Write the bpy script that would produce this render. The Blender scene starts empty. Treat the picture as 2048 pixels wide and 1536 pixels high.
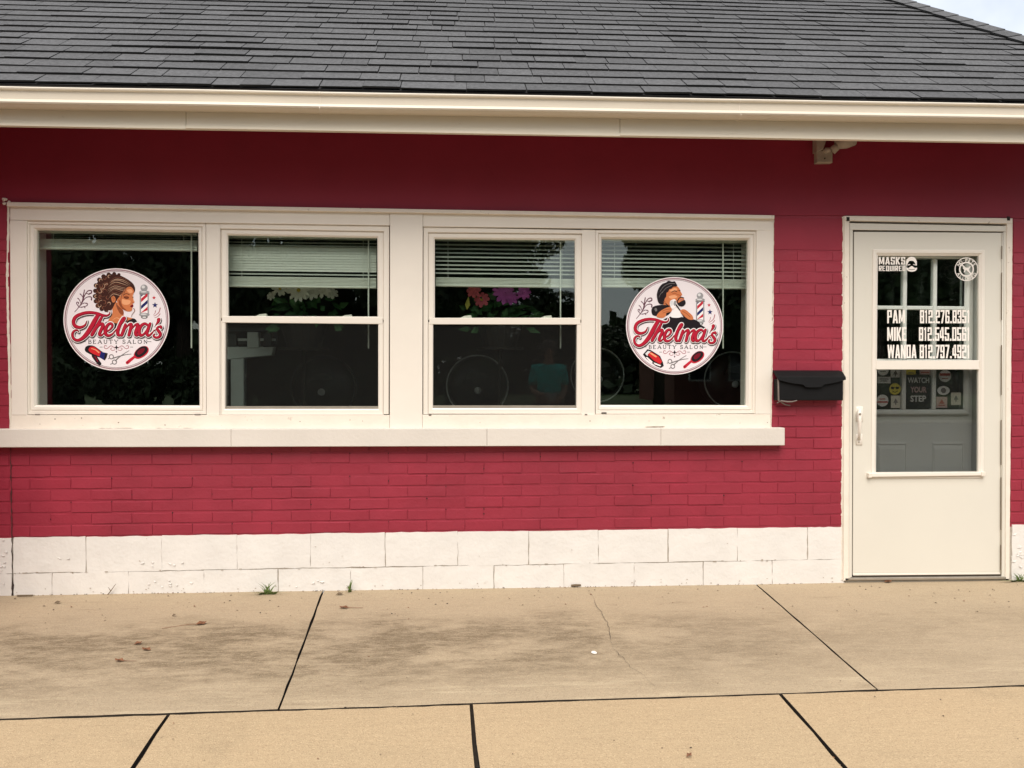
import bpy, bmesh, math, random
import numpy as np
from mathutils import Vector, Matrix, noise as mnoise

random.seed(7); np.random.seed(7)
S = bpy.context.scene
C = S.collection
R = math.radians

# ------------------------------------------------------------------ camera
FPX = 1540.0
CAM = Vector((0.0, -4.36, 1.225))
YAW, PITCH, ROLL = R(4.3), R(-0.86), R(0.12)
fw = Vector((math.sin(YAW) * math.cos(PITCH), math.cos(YAW) * math.cos(PITCH), math.sin(PITCH)))
r0 = Vector((math.cos(YAW), -math.sin(YAW), 0))
u0 = r0.cross(fw)
rt = r0 * math.cos(ROLL) + u0 * math.sin(ROLL)
up = u0 * math.cos(ROLL) - r0 * math.sin(ROLL)
cam = bpy.data.cameras.new('camera')
cam.sensor_width = 36.0
cam.lens = FPX / 2048 * 36.0
cam.clip_start = 0.05
cam.clip_end = 2000
camo = bpy.data.objects.new('camera', cam)
C.objects.link(camo)
camo.matrix_world = Matrix(((rt.x, up.x, -fw.x, CAM.x), (rt.y, up.y, -fw.y, CAM.y), (rt.z, up.z, -fw.z, CAM.z), (0, 0, 0, 1)))
S.camera = camo

# ------------------------------------------------------------------ sky and sun (bright overcast, high soft sun in front of the building)
SUN_EL, SUN_AZ = R(50), R(188)      # azimuth measured from +Y clockwise
w = bpy.data.worlds.new('World'); S.world = w; w.use_nodes = True
nt = w.node_tree; nt.nodes.clear()
sky = nt.nodes.new('ShaderNodeTexSky'); sky.sky_type = 'NISHITA'; sky.sun_disc = False
sky.sun_elevation = SUN_EL; sky.sun_rotation = SUN_AZ
sky.air_density = 1.0; sky.dust_density = 2.0; sky.ozone_density = 1.0
tc = nt.nodes.new('ShaderNodeTexCoord')
nz = nt.nodes.new('ShaderNodeTexNoise'); nz.inputs['Scale'].default_value = 2.6; nz.inputs['Detail'].default_value = 6; nz.inputs['Roughness'].default_value = 0.55
cr = nt.nodes.new('ShaderNodeValToRGB'); cr.color_ramp.elements[0].position = 0.30; cr.color_ramp.elements[0].color = (.45, .45, .45, 1); cr.color_ramp.elements[1].position = 0.62
mx = nt.nodes.new('ShaderNodeMix'); mx.data_type = 'RGBA'
mx.inputs['B'].default_value = (8.0, 8.25, 8.5, 1)
bg = nt.nodes.new('ShaderNodeBackground'); bg.inputs['Strength'].default_value = 0.115
ow = nt.nodes.new('ShaderNodeOutputWorld')
L = nt.links.new
L(tc.outputs['Generated'], nz.inputs['Vector']); L(nz.outputs['Fac'], cr.inputs['Fac']); L(cr.outputs['Color'], mx.inputs['Factor'])
L(sky.outputs['Color'], mx.inputs['A']); L(mx.outputs['Result'], bg.inputs['Color']); L(bg.outputs['Background'], ow.inputs['Surface'])
sl = bpy.data.lights.new('sun', 'SUN'); sl.energy = 2.6; sl.angle = R(42); sl.color = (1.0, 0.91, 0.81)
so = bpy.data.objects.new('sun', sl); C.objects.link(so)
sd = Vector((math.sin(SUN_AZ) * math.cos(SUN_EL), math.cos(SUN_AZ) * math.cos(SUN_EL), math.sin(SUN_EL)))
so.rotation_euler = sd.to_track_quat('Z', 'Y').to_euler()
S.view_settings.view_transform = 'Standard'; S.view_settings.look = 'None'
S.view_settings.exposure = 0.46; S.view_settings.gamma = 1.0; S.view_settings.use_curve_mapping = False
S.render.resolution_x, S.render.resolution_y = 1024, 768

# ------------------------------------------------------------------ pixel of the survey photo -> point on a real plane
def ray(u, v):
    return fw * FPX + rt * (u - 1024) - up * (v - 768)
def W(u, v, Y=0.0):
    d = ray(u, v); t = (Y - CAM.y) / d.y
    return CAM + d * t
# ground plane through the foot of the wall, falling gently towards the street
_a, _b = W(30, 1190), W(1690, 1165)
GSX = (_b.z - _a.z) / (_b.x - _a.x); GSY = 0.012
def gz(x, y): return _a.z + GSX * (x - _a.x) + GSY * y
def G(u, v, dz=0.0):
    d = ray(u, v)
    k = _a.z - GSX * _a.x + dz
    t = (k + GSX * CAM.x + GSY * CAM.y - CAM.z) / (d.z - GSX * d.x - GSY * d.y)
    return CAM + d * t

# ------------------------------------------------------------------ materials
def mat(name, col, rough=0.6, var=0.0, vscale=6.0, bump=0.0, bscale=60.0, metal=0.0, orand=0.0, spec=0.5, dirt=None, bump2=None, coat=0.0):
    m = bpy.data.materials.new(name); m.use_nodes = True
    t = m.node_tree; b = t.nodes['Principled BSDF']; l = t.links.new
    b.inputs['Base Color'].default_value = (*col, 1); b.inputs['Roughness'].default_value = rough
    b.inputs['Metallic'].default_value = metal; b.inputs['Specular IOR Level'].default_value = spec
    b.inputs['Coat Weight'].default_value = coat
    g = t.nodes.new('ShaderNodeNewGeometry')
    csock = None
    if var or orand or dirt:
        rgb = t.nodes.new('ShaderNodeRGB'); rgb.outputs[0].default_value = (*col, 1); csock = rgb.outputs[0]
        if var:
            n = t.nodes.new('ShaderNodeTexNoise'); n.inputs['Scale'].default_value = vscale; n.inputs['Detail'].default_value = 6; n.inputs['Roughness'].default_value = 0.6
            l(g.outputs['Position'], n.inputs['Vector'])
            mr = t.nodes.new('ShaderNodeMapRange'); mr.inputs['From Min'].default_value = .3; mr.inputs['From Max'].default_value = .7
            mr.inputs['To Min'].default_value = 1 - var; mr.inputs['To Max'].default_value = 1 + var
            l(n.outputs['Fac'], mr.inputs['Value'])
            x = t.nodes.new('ShaderNodeVectorMath'); x.operation = 'SCALE'; l(csock, x.inputs[0]); l(mr.outputs[0], x.inputs['Scale']); csock = x.outputs[0]
        if orand:
            oi = t.nodes.new('ShaderNodeObjectInfo'); mr = t.nodes.new('ShaderNodeMapRange')
            mr.inputs['To Min'].default_value = 1 - orand; mr.inputs['To Max'].default_value = 1 + orand
            l(oi.outputs['Random'], mr.inputs['Value'])
            x = t.nodes.new('ShaderNodeVectorMath'); x.operation = 'SCALE'; l(csock, x.inputs[0]); l(mr.outputs[0], x.inputs['Scale']); csock = x.outputs[0]
        if dirt:   # (colour, scale, threshold, softness)
            dc, ds, dt, dw = dirt
            n = t.nodes.new('ShaderNodeTexNoise'); n.inputs['Scale'].default_value = ds; n.inputs['Detail'].default_value = 9; n.inputs['Roughness'].default_value = 0.68
            l(g.outputs['Position'], n.inputs['Vector'])
            mr = t.nodes.new('ShaderNodeMapRange'); mr.inputs['From Min'].default_value = dt; mr.inputs['From Max'].default_value = dt + dw
            l(n.outputs['Fac'], mr.inputs['Value'])
            x = t.nodes.new('ShaderNodeMix'); x.data_type = 'RGBA'; x.inputs['B'].default_value = (*dc, 1)
            l(mr.outputs[0], x.inputs['Factor']); l(csock, x.inputs['A']); csock = x.outputs['Result']
        l(csock, b.inputs['Base Color'])
    last = None
    for bb in ([(bump, bscale)] if bump else []) + ([bump2] if bump2 else []):
        n = t.nodes.new('ShaderNodeTexNoise'); n.inputs['Scale'].default_value = bb[1]; n.inputs['Detail'].default_value = 5
        l(g.outputs['Position'], n.inputs['Vector'])
        bp = t.nodes.new('ShaderNodeBump'); bp.inputs['Strength'].default_value = 1.0; bp.inputs['Distance'].default_value = bb[0]
        l(n.outputs['Fac'], bp.inputs['Height'])
        if last: l(last, bp.inputs['Normal'])
        last = bp.outputs[0]
    if last: l(last, b.inputs['Normal'])
    return m

def glass(name, tint=(0.80, 0.88, 0.84)):
    m = bpy.data.materials.new(name); m.use_nodes = True
    t = m.node_tree; t.nodes.clear(); l = t.links.new
    g = t.nodes.new('ShaderNodeNewGeometry'); dt = t.nodes.new('ShaderNodeVectorMath'); dt.operation = 'DOT_PRODUCT'
    l(g.outputs['Normal'], dt.inputs[0]); l(g.outputs['Incoming'], dt.inputs[1])
    def mth(op, a, b=None, v=None):
        n = t.nodes.new('ShaderNodeMath'); n.operation = op; l(a, n.inputs[0])
        if v is not None: n.inputs[1].default_value = v
        return n.outputs[0]
    c = mth('ABSOLUTE', dt.outputs['Value'])
    n = t.nodes.new('ShaderNodeMath'); n.operation = 'SUBTRACT'; n.inputs[0].default_value = 1.0; l(c, n.inputs[1]); n.use_clamp = True
    p = mth('POWER', n.outputs[0], v=5.0); q = mth('MULTIPLY', p, v=0.95); f = mth('ADD', q, v=0.052)
    tr = t.nodes.new('ShaderNodeBsdfTransparent'); tr.inputs['Color'].default_value = (*tint, 1)
    gl = t.nodes.new('ShaderNodeBsdfGlossy'); gl.inputs['Roughness'].default_value = 0.0; gl.inputs['Color'].default_value = (.93, 1, .97, 1)
    mxs = t.nodes.new('ShaderNodeMixShader'); o = t.nodes.new('ShaderNodeOutputMaterial')
    l(f, mxs.inputs[0]); l(tr.outputs[0], mxs.inputs[1]); l(gl.outputs[0], mxs.inputs[2]); l(mxs.outputs[0], o.inputs['Surface'])
    return m

def mesh_screen(name, k=.26):
    m = bpy.data.materials.new(name); m.use_nodes = True
    t = m.node_tree; t.nodes.clear(); l = t.links.new
    tr = t.nodes.new('ShaderNodeBsdfTransparent'); df = t.nodes.new('ShaderNodeBsdfDiffuse'); df.inputs['Color'].default_value = (.020, .020, .019, 1)
    mxs = t.nodes.new('ShaderNodeMixShader'); mxs.inputs[0].default_value = k; o = t.nodes.new('ShaderNodeOutputMaterial')
    l(tr.outputs[0], mxs.inputs[1]); l(df.outputs[0], mxs.inputs[2]); l(mxs.outputs[0], o.inputs['Surface'])
    return m

RED = (0.258, 0.0190, 0.038)
M = {}
M['red'] = mat('red_masonry_paint', RED, .5, .14, 2.6, .0012, 70, bump2=(.003, 14), spec=.45, orand=.012)
M['red_smooth'] = mat('red_smooth_plaster_paint', RED, .55, .09, 2.2, .0006, 90, bump2=(.002, 5), spec=.35, dirt=((.10, .035, .03), 2.4, .66, .18))
M['white_block'] = mat('white_block_paint', (.69, .665, .63), .6, .05, 5, .0014, 60, bump2=(.0042, 13), dirt=((.45, .40, .33), 9, .66, .14))
M['trim'] = mat('cream_trim_paint', (.75, .695, .62), .42, .03, 4, .0004, 25, dirt=((.50, .40, .28), 13, .70, .1))
M['trim_old'] = mat('flaking_cream_paint', (.75, .68, .59), .55, .05, 8, .0015, 45, dirt=((.33, .27, .21), 16, .64, .08))
M['vinyl'] = mat('cream_vinyl', (.76, .705, .63), .33, .02, 5)
M['sill'] = mat('painted_sill', (.62, .575, .52), .6, .05, 3, .0012, 50, dirt=((.45, .38, .30), 14, .72, .08))
M['caulk'] = mat('caulk', (.72, .65, .56), .7, .06, 20, .002, 80)
M['gutter'] = mat('gutter_aluminium_cream', (.66, .595, .495), .36, .05, 1.5, .0004, 12, dirt=((.50, .42, .32), 5, .68, .2))
M['fascia'] = mat('fascia_cream', (.72, .655, .535), .45, .03, 2, .0005, 12)
M['drip'] = mat('brown_drip_edge', (.045, .035, .028), .5)
M['shingle'] = mat('asphalt_shingle', (.098, .0995, .104), .92, .26, 48, .0022, 300, orand=.13, spec=.2, bump2=(.003, 40))
M['shingle_dark'] = mat('asphalt_shingle_underlay', (.05, .05, .052), .95); M['shingle_edge'] = mat('bitumen_edge_and_shadow', (.010, .010, .010), .9)  # edge is black bitumen, with the butt shadow line put into its colour
M['door'] = mat('storm_door_paint', (.66, .63, .555), .38, .015, 3)
M['door_in'] = mat('inner_door_grey_paint', (.80, .81, .76), .45, .03, 4)
M['glass'] = glass('window_glass', (.93, .965, .945)); M['glass_door'] = glass('door_glass', (.975, .985, .98))
M['screen'] = mesh_screen('insect_screen'); M['screen_door'] = mesh_screen('door_insect_screen', .37)
M['black_metal'] = mat('black_metal', (.006, .006, .0065), .62, .1, 14, .0006, 60, spec=.16)
M['rust'] = mat('bare_scratched_metal', (.17, .14, .125), .5, .2, 30)
M['alu'] = mat('dull_aluminium', (.42, .38, .32), .4, .1, 20, metal=.6)
M['dark'] = mat('dark_gap', (.015, .012, .01), .9)
M['fixture'] = mat('weathered_beige_plastic', (.36, .30, .235), .6, .12, 30, .001, 60)
M['white_vinyl'] = mat('white_lettering_vinyl', (.86, .80, .74), .5)
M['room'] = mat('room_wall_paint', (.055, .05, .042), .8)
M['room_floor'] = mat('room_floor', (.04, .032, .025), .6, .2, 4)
M['blind'] = mat('blind_slat', (.60, .62, .55), .45)
M['leaf_green'] = mat('silk_leaf_green', (.045, .14, .045), .55, .3, 20)
M['petal_white'] = mat('white_petal', (.86, .86, .76), .6); M['petal_yellow'] = mat('yellow_flower_heart', (.55, .42, .05), .6)
M['petal_purple'] = mat('purple_petal', (.58, .12, .50), .6, .2, 30); M['petal_pink'] = mat('coral_petal', (.70, .13, .17), .6, .2, 30)
M['leaf_yellow'] = mat('yellowing_leaf', (.50, .46, .08), .6)
M['planter'] = mat('dark_planter', (.008, .007, .006), .7, spec=.2); M['scale'] = mat('scale_grey_enamel', (.60, .66, .62), .4)
M['scale_dark'] = mat('scale_dark_steel', (.07, .075, .072), .4, metal=.4)
M['dryer'] = mat('dryer_black_plastic', (.012, .013, .013), .35); M['dryer_rim'] = mat('dryer_grey_rim', (.62, .62, .58), .35)
M['weed'] = mat('weed_green', (.13, .19, .05), .6, .3, 60); M['weed_dry'] = mat('dry_weed_stalk', (.14, .09, .045), .7)
M['dead_leaf'] = mat('dead_leaf_brown', (.17, .07, .03), .7, .3, 60); M['twig'] = mat('twig_grey_brown', (.14, .10, .06), .8)
M['pale_chip'] = mat('pale_paint_chip', (.80, .76, .70), .6)
M['foliage'] = mat('tree_foliage', (.050, .082, .030), .6, .4, 1.2, orand=.15); M['bark'] = mat('tree_bark', (.075, .055, .04), .9, .3, 6, .01, 14)
M['asphalt'] = mat('street_asphalt', (.055, .056, .058), .85, .15, 3, .003, 120); M['grass'] = mat('lawn_grass', (.055, .09, .025), .9, .3, 2, .02, 30)
M['kerb'] = mat('kerb_concrete', (.35, .32, .27), .85, .1, 4); M['ground'] = mat('bare_ground', (.16, .13, .10), .95, .2, 2)
M['house_brick'] = mat('house_brick_far', (.20, .075, .055), .85, .2, 5); M['house_roof'] = mat('house_roof_red', (.14, .05, .045), .9, .2, 8)
M['house_white'] = mat('house_white_trim', (.72, .70, .66), .5); M['house_glass'] = mat('house_dark_glass', (.02, .025, .03), .08)
M['skin'] = mat('person_skin', (.48, .27, .18), .55); M['teal'] = mat('teal_cotton', (.0, .72, .66), .8); M['denim'] = mat('dark_trousers', (.03, .035, .06), .8)
M['hair'] = mat('brown_hair', (.07, .04, .025), .6); M['phone'] = mat('pale_phone', (.6, .6, .6), .3)
M['wire'] = mat('black_cable', (.02, .02, .02), .6)

def flat(name, col, rough=.6): return mat('print_' + name, col, rough, spec=.12)
P = {k: flat(k, c) for k, c in {
    'disc': (.78, .725, .755), 'mauve': (.33, .205, .235), 'plum': (.12, .045, .07), 'crimson': (.42, .012, .035), 'maroon': (.16, .006, .016),
    'ink': (.014, .010, .013), 'paper': (.86, .81, .81), 'skin': (.57, .185, .072), 'skin_light': (.78, .36, .18), 'skin_dark': (.27, .068, .026),
    'hair': (.048, .016, .012), 'hair_mid': (.20, .075, .045), 'hair_light': (.52, .33, .22), 'steel': (.30, .30, .31), 'steel_light': (.66, .66, .67),
    'navy': (.012, .018, .12), 'stripe_red': (.50, .02, .04), 'rose': (.40, .17, .19), 'grey': (.16, .15, .15), 'red_bright': (.55, .02, .025),
    'sign_black': (.012, .012, .013), 'yellow': (.62, .52, .06), 'cream': (.62, .58, .48), 'sticker_white': (.68, .68, .64), 'sticker_red': (.40, .05, .04), 'sticker_pink': (.52, .36, .34)}.items()}

def concrete(name, base, dark, light, front):
    m = bpy.data.materials.new(name); m.use_nodes = True
    t = m.node_tree; b = t.nodes['Principled BSDF']; l = t.links.new
    b.inputs['Roughness'].default_value = .88; b.inputs['Specular IOR Level'].default_value = .25
    g = t.nodes.new('ShaderNodeNewGeometry')
    def noise(scale, detail, rough, sx=1, sy=1, off=0.0):
        mp = t.nodes.new('ShaderNodeMapping'); mp.inputs['Scale'].default_value = (sx, sy, 1); mp.inputs['Location'].default_value = (off, off * .7, 0)
        l(g.outputs['Position'], mp.inputs['Vector'])
        n = t.nodes.new('ShaderNodeTexNoise'); n.inputs['Scale'].default_value = scale; n.inputs['Detail'].default_value = detail; n.inputs['Roughness'].default_value = rough
        l(mp.outputs[0], n.inputs['Vector']); return n.outputs['Fac']
    def rng(s, a, bb, c=0.0, d=1.0):
        mr = t.nodes.new('ShaderNodeMapRange'); mr.interpolation_type = 'SMOOTHSTEP'
        for k, vv in zip(('From Min', 'From Max', 'To Min', 'To Max'), (a, bb, c, d)): mr.inputs[k].default_value = vv
        l(s, mr.inputs['Value']); return mr.outputs[0]
    def mul(a, bb):
        n = t.nodes.new('ShaderNodeMath'); n.operation = 'MULTIPLY'; l(a, n.inputs[0]); l(bb, n.inputs[1]); return n.outputs[0]
    def mix(f, a, bcol):
        x = t.nodes.new('ShaderNodeMix'); x.data_type = 'RGBA'; l(f, x.inputs['Factor'])
        if isinstance(a, tuple): x.inputs['A'].default_value = (*a, 1)
        else: l(a, x.inputs['A'])
        x.inputs['B'].default_value = (*bcol, 1); return x.outputs['Result']
    col = mix(rng(noise(1.1, 5, .6, off=3), .35, .7, 0, .5), base, light)
    if not front:
        sp = t.nodes.new('ShaderNodeSeparateXYZ'); l(g.outputs['Position'], sp.inputs[0])
        # the grimy stain that runs along the slabs, heavier on the west half, broken up by streaks
        wob = t.nodes.new('ShaderNodeMath'); wob.operation = 'MULTIPLY_ADD'; wob.inputs[1].default_value = .75; l(noise(1.7, 6, .65, off=11), wob.inputs[0])
        wy = t.nodes.new('ShaderNodeMath'); wy.operation = 'SUBTRACT'; wy.inputs[1].default_value = .37; wob.inputs[2].default_value = 0.0
        ad = t.nodes.new('ShaderNodeMath'); ad.operation = 'ADD'; l(wob.outputs[0], wy.inputs[0]); l(wy.outputs[0], ad.inputs[0]); l(sp.outputs['Y'], ad.inputs[1])
        band = mul(rng(ad.outputs[0], -1.60, -.95), rng(ad.outputs[0], -.36, -.66))
        side = rng(sp.outputs['X'], 2.6, -.2, .30, 1)
        st = mul(mul(band, side), rng(noise(1.9, 9, .76, .9, 1.8, 1.7), .37, .58))
        col = mix(mul(st, rng(noise(15, 8, .82, .55, 1.5), .32, .60, .2, 1.0)), col, dark)
        # pale scoured streaks near the long joint
        sb = mul(rng(sp.outputs['Y'], -1.75, -1.5), rng(sp.outputs['Y'], -1.15, -1.38))
        col = mix(mul(sb, rng(noise(2.4, 7, .7, .55, 4.5, 5.2), .5, .68, 0, .75)), col, (.54, .445, .30))
        col = mix(rng(noise(7, 8, .75, .4, 2.4, 9), .54, .72, 0, .42), col, dark)
    else:
        col = mix(rng(noise(2.2, 8, .7, off=4), .53, .72, 0, .45), col, dark)
    vo = t.nodes.new('ShaderNodeTexVoronoi'); vo.inputs['Scale'].default_value = 270 if front else 240; l(g.outputs['Position'], vo.inputs['Vector'])
    hs = t.nodes.new('ShaderNodeSeparateColor'); l(vo.outputs['Color'], hs.inputs[0])
    col = mix(rng(hs.outputs[0], .74, 1.0, 0, .45 if front else .25), col, (.64, .50, .31))
    col = mix(rng(hs.outputs[1], .78, 1.0, 0, .30 if front else .28), col, (.16, .095, .06))
    sc = t.nodes.new('ShaderNodeTexNoise'); sc.inputs['Scale'].default_value = 330; sc.inputs['Detail'].default_value = 2; l(g.outputs['Position'], sc.inputs['Vector'])
    col = mix(rng(sc.outputs['Fac'], .56, .7, 0, .4), col, (.14, .10, .065))
    l(col, b.inputs['Base Color'])
    bp = t.nodes.new('ShaderNodeBump'); bp.inputs['Distance'].default_value = .0022 if front else .0012
    l(noise(230, 4, .6), bp.inputs['Height']); 
    bp2 = t.nodes.new('ShaderNodeBump'); bp2.inputs['Distance'].default_value = .004; l(noise(16, 5, .6, .5, 2), bp2.inputs['Height']); l(bp.outputs[0], bp2.inputs['Normal'])
    l(bp2.outputs[0], b.inputs['Normal'])
    return m
M['conc_back'] = concrete('stained_concrete', (.385, .306, .207), (.175, .132, .082), (.45, .355, .235), False)
M['conc_front'] = concrete('sandy_concrete', (.445, .335, .205), (.32, .24, .148), (.50, .365, .22), True)

# ------------------------------------------------------------------ mesh builder
class MB:
    def __init__(s): s.v = []; s.f = []; s.m = []; s.mats = []
    def mi(s, m):
        if m not in s.mats: s.mats.append(m)
        return s.mats.index(m)
    def add(s, vs, fs, m):
        n = len(s.v); k = s.mi(m); s.v += [tuple(v) for v in vs]
        for f in fs: s.f.append(tuple(i + n for i in f)); s.m.append(k)
        return s
    def box(s, a, b, m, c=0.0):
        x0, y0, z0 = a; x1, y1, z1 = b
        if c <= 0:
            vs = [(x, y, z) for x in (x0, x1) for y in (y0, y1) for z in (z0, z1)]
            return s.add(vs, [(0, 1, 3, 2), (4, 6, 7, 5), (0, 4, 5, 1), (2, 3, 7, 6), (0, 2, 6, 4), (1, 5, 7, 3)], m)
        q = [Vector((x0, 0, z1)), Vector((x1, 0, z1)), Vector((x1, 0, z0)), Vector((x0, 0, z0))]
        return s.slab(q, y0, y1, m, c)
    def slab(s, q, yf, yb, m, c=0.002):
        """prism on a quad given in the x-z plane (tl, tr, br, bl), chamfered front edge"""
        ce = (q[0] + q[1] + q[2] + q[3]) / 4
        def ins(p):
            d = Vector((ce.x - p.x, 0, ce.z - p.z)); return Vector((p.x + math.copysign(c, d.x), 0, p.z + math.copysign(c, d.z)))
        rings = [[(ins(p).x, yf, ins(p).z) for p in q], [(p.x, yf + c, p.z) for p in q], [(p.x, yb, p.z) for p in q]]
        vs = sum(rings, []); fs = [(0, 1, 2, 3), (11, 10, 9, 8)]
        for r in (0, 4):
            for i in range(4):
                j = (i + 1) % 4; fs.append((r + j, r + i, r + 4 + i, r + 4 + j))
        return s.add(vs, fs, m)
    def ring(s, qo, qi, prof, m):
        """mitred frame: prof = [(t, y)], t 0 on the outer quad and 1 on the inner"""
        vs = []; fs = []
        for (t, y) in prof:
            for a, b in zip(qo, qi): vs.append((a.x + (b.x - a.x) * t, y, a.z + (b.z - a.z) * t))
        for r in range(len(prof) - 1):
            for i in range(4):
                j = (i + 1) % 4; fs.append((r * 4 + i, r * 4 + j, r * 4 + 4 + j, r * 4 + 4 + i))
        return s.add(vs, fs, m)
    def tube(s, pts, rad, m, n=8, cap=True):
        pts = [Vector(p) for p in pts]; vs = []; fs = []
        rads = rad if isinstance(rad, (list, tuple)) else [rad] * len(pts)
        for i, p in enumerate(pts):
            d = (pts[min(i + 1, len(pts) - 1)] - pts[max(i - 1, 0)]).normalized()
            a = d.orthogonal().normalized() if i == 0 else (a - d * a.dot(d)).normalized()
            b = d.cross(a)
            for k in range(n):
                t = 2 * math.pi * k / n; vs.append(p + (a * math.cos(t) + b * math.sin(t)) * rads[i])
        for i in range(len(pts) - 1):
            for k in range(n):
                j = (k + 1) % n; fs.append((i * n + k, i * n + j, i * n + n + j, i * n + n + k))
        if cap: fs += [tuple(range(n))[::-1], tuple(range((len(pts) - 1) * n, len(pts) * n))]
        return s.add(vs, fs, m)
    def lathe(s, prof, o, ax, m, n=32):
        """prof [(r, h)] turned about axis ax through o"""
        ax = Vector(ax).normalized(); a = ax.orthogonal().normalized(); b = ax.cross(a); o = Vector(o); vs = []; fs = []
        for (r, h) in prof:
            for k in range(n):
                t = 2 * math.pi * k / n; vs.append(o + ax * h + (a * math.cos(t) + b * math.sin(t)) * r)
        for i in range(len(prof) - 1):
            for k in range(n):
                j = (k + 1) % n; fs.append((i * n + k, i * n + j, i * n + n + j, i * n + n + k))
        return s.add(vs, fs, m)

WPOS = {}
def link(o, parent=None, origin=None):
    C.objects.link(o)
    origin = Vector(origin) if origin is not None else Vector((0, 0, 0))
    WPOS[o.name] = origin
    if parent is not None:
        o.parent = parent; o.location = origin - WPOS[parent.name]
    else: o.location = origin
    return o
def obj(name, mb, parent=None, origin=None, smooth=False):
    me = bpy.data.meshes.new(name)
    if origin is None:
        a = np.array(mb.v, float); lo, hi = a.min(0), a.max(0); origin = Vector(((lo[0] + hi[0]) / 2, (lo[1] + hi[1]) / 2, lo[2]))
    me.from_pydata([(v[0] - origin[0], v[1] - origin[1], v[2] - origin[2]) for v in mb.v], [], mb.f)
    for m in mb.mats: me.materials.append(m)
    me.polygons.foreach_set('material_index', mb.m)
    if smooth: me.polygons.foreach_set('use_smooth', [True] * len(mb.f))
    me.update()
    return link(bpy.data.objects.new(name, me), parent, origin)
def thing(name, label, cat, loc, group=None):
    o = link(bpy.data.objects.new(name, None), None, loc); o.empty_display_size = .1
    return tag(o, label, cat, group)
def tag(o, label, cat, group=None, kind=None):
    o['label'] = label; o['category'] = cat
    if group: o['group'] = group
    if kind: o['kind'] = kind
    return o
def empty_part(name, parent, loc):
    o = bpy.data.objects.new(name, None); o.empty_display_size = .1
    return link(o, parent, loc)
def recalc(o):
    b = bmesh.new(); b.from_mesh(o.data); bmesh.ops.recalc_face_normals(b, faces=b.faces); b.to_mesh(o.data); b.free(); return o
def Q(tl, tr, br, bl, Y=0.0): return [W(*tl, Y), W(*tr, Y), W(*br, Y), W(*bl, Y)]
def QR(x0, y0, x1, y1, Y=0.0): return Q((x0, y0), (x1, y0), (x1, y1), (x0, y1), Y)
def lerp(a, b, t): return a + (b - a) * t

# ================================================================== SETTING: ground, street, lawn
def sheet(name, x0, x1, y0, y1, dz, m, thick=.05):
    mb = MB(); vs = []
    for z in (0, -thick):
        for (x, y) in ((x0, y0), (x1, y0), (x1, y1), (x0, y1)): vs.append((x, y, gz(x, y) * (1 if abs(x) < 30 else 1) + dz + z))
    mb.add(vs, [(0, 1, 2, 3), (7, 6, 5, 4), (0, 4, 5, 1), (1, 5, 6, 2), (2, 6, 7, 3), (3, 7, 4, 0)], m)
    o = obj(name, mb); o['kind'] = 'structure'; return o
GF = lambda x, y: gz(0, -4)            # far ground is level
def level_sheet(name, x0, x1, y0, y1, z, m, thick=.05):
    mb = MB(); mb.add([(x, y, zz) for zz in (z, z - thick) for (x, y) in ((x0, y0), (x1, y0), (x1, y1), (x0, y1))],
                      [(0, 1, 2, 3), (7, 6, 5, 4), (0, 4, 5, 1), (1, 5, 6, 2), (2, 6, 7, 3), (3, 7, 4, 0)], m)
    o = obj(name, mb); o['kind'] = 'structure'; return o
Z0 = gz(0, -4)
level_sheet('ground', -400, 400, -400, 400, Z0 - .30, M['ground'])
level_sheet('street', -200, 200, -16.5, -3.78, Z0 - .15, M['asphalt'], .07)
level_sheet('lawn', -200, 200, -120, -16.7, Z0 - .08, M['grass'], .2)
kb = MB(); kb.box((-200, -3.78, Z0 - .3), (200, -3.62, Z0 - .03), M['kerb'], .01); k = obj('near_kerb', kb); k['kind'] = 'structure'
kb = MB(); kb.box((-200, -16.7, Z0 - .3), (200, -16.5, Z0 - .07), M['kerb'], .01); k = obj('far_kerb', kb); k['kind'] = 'structure'

# pavement: base + slabs (each slab its own part)
pv = MB()
pv.add([(x, y, gz(x, y) - .024 - z) for z in (0, .25) for (x, y) in ((-9, -3.6), (9, -3.6), (9, .25), (-9, .25))],
       [(0, 1, 2, 3), (7, 6, 5, 4), (0, 4, 5, 1), (1, 5, 6, 2), (2, 6, 7, 3), (3, 7, 4, 0)], mat('joint_dirt', (.022, .015, .009), .95, .3, 40))
pavement = obj('pavement', pv, origin=(0, -2, 0)); pavement['kind'] = 'structure'
A0, A1 = G(0, 1437), G(2048, 1370)
def onlong(x): return Vector((x, A0.y + (A1.y - A0.y) * (x - A0.x) / (A1.x - A0.x), 0))
def xjoint(p0, p1, side):   # pixel joint -> (x at wall, x at long joint) or (x at long joint, x at street edge)
    a, b = G(*p0), G(*p1); d = (b - a)
    fx = lambda y: a.x + d.x * (y - a.y) / d.y
    return fx
b1, b2 = xjoint((643, 1190), (560, 1412), 0), xjoint((1520, 1175), (1745, 1370), 0)
f1, f2, f3 = xjoint((337, 1427), (265, 1536), 1), xjoint((942, 1402), (955, 1536), 1), xjoint((1558, 1383), (1692, 1536), 1)
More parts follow.
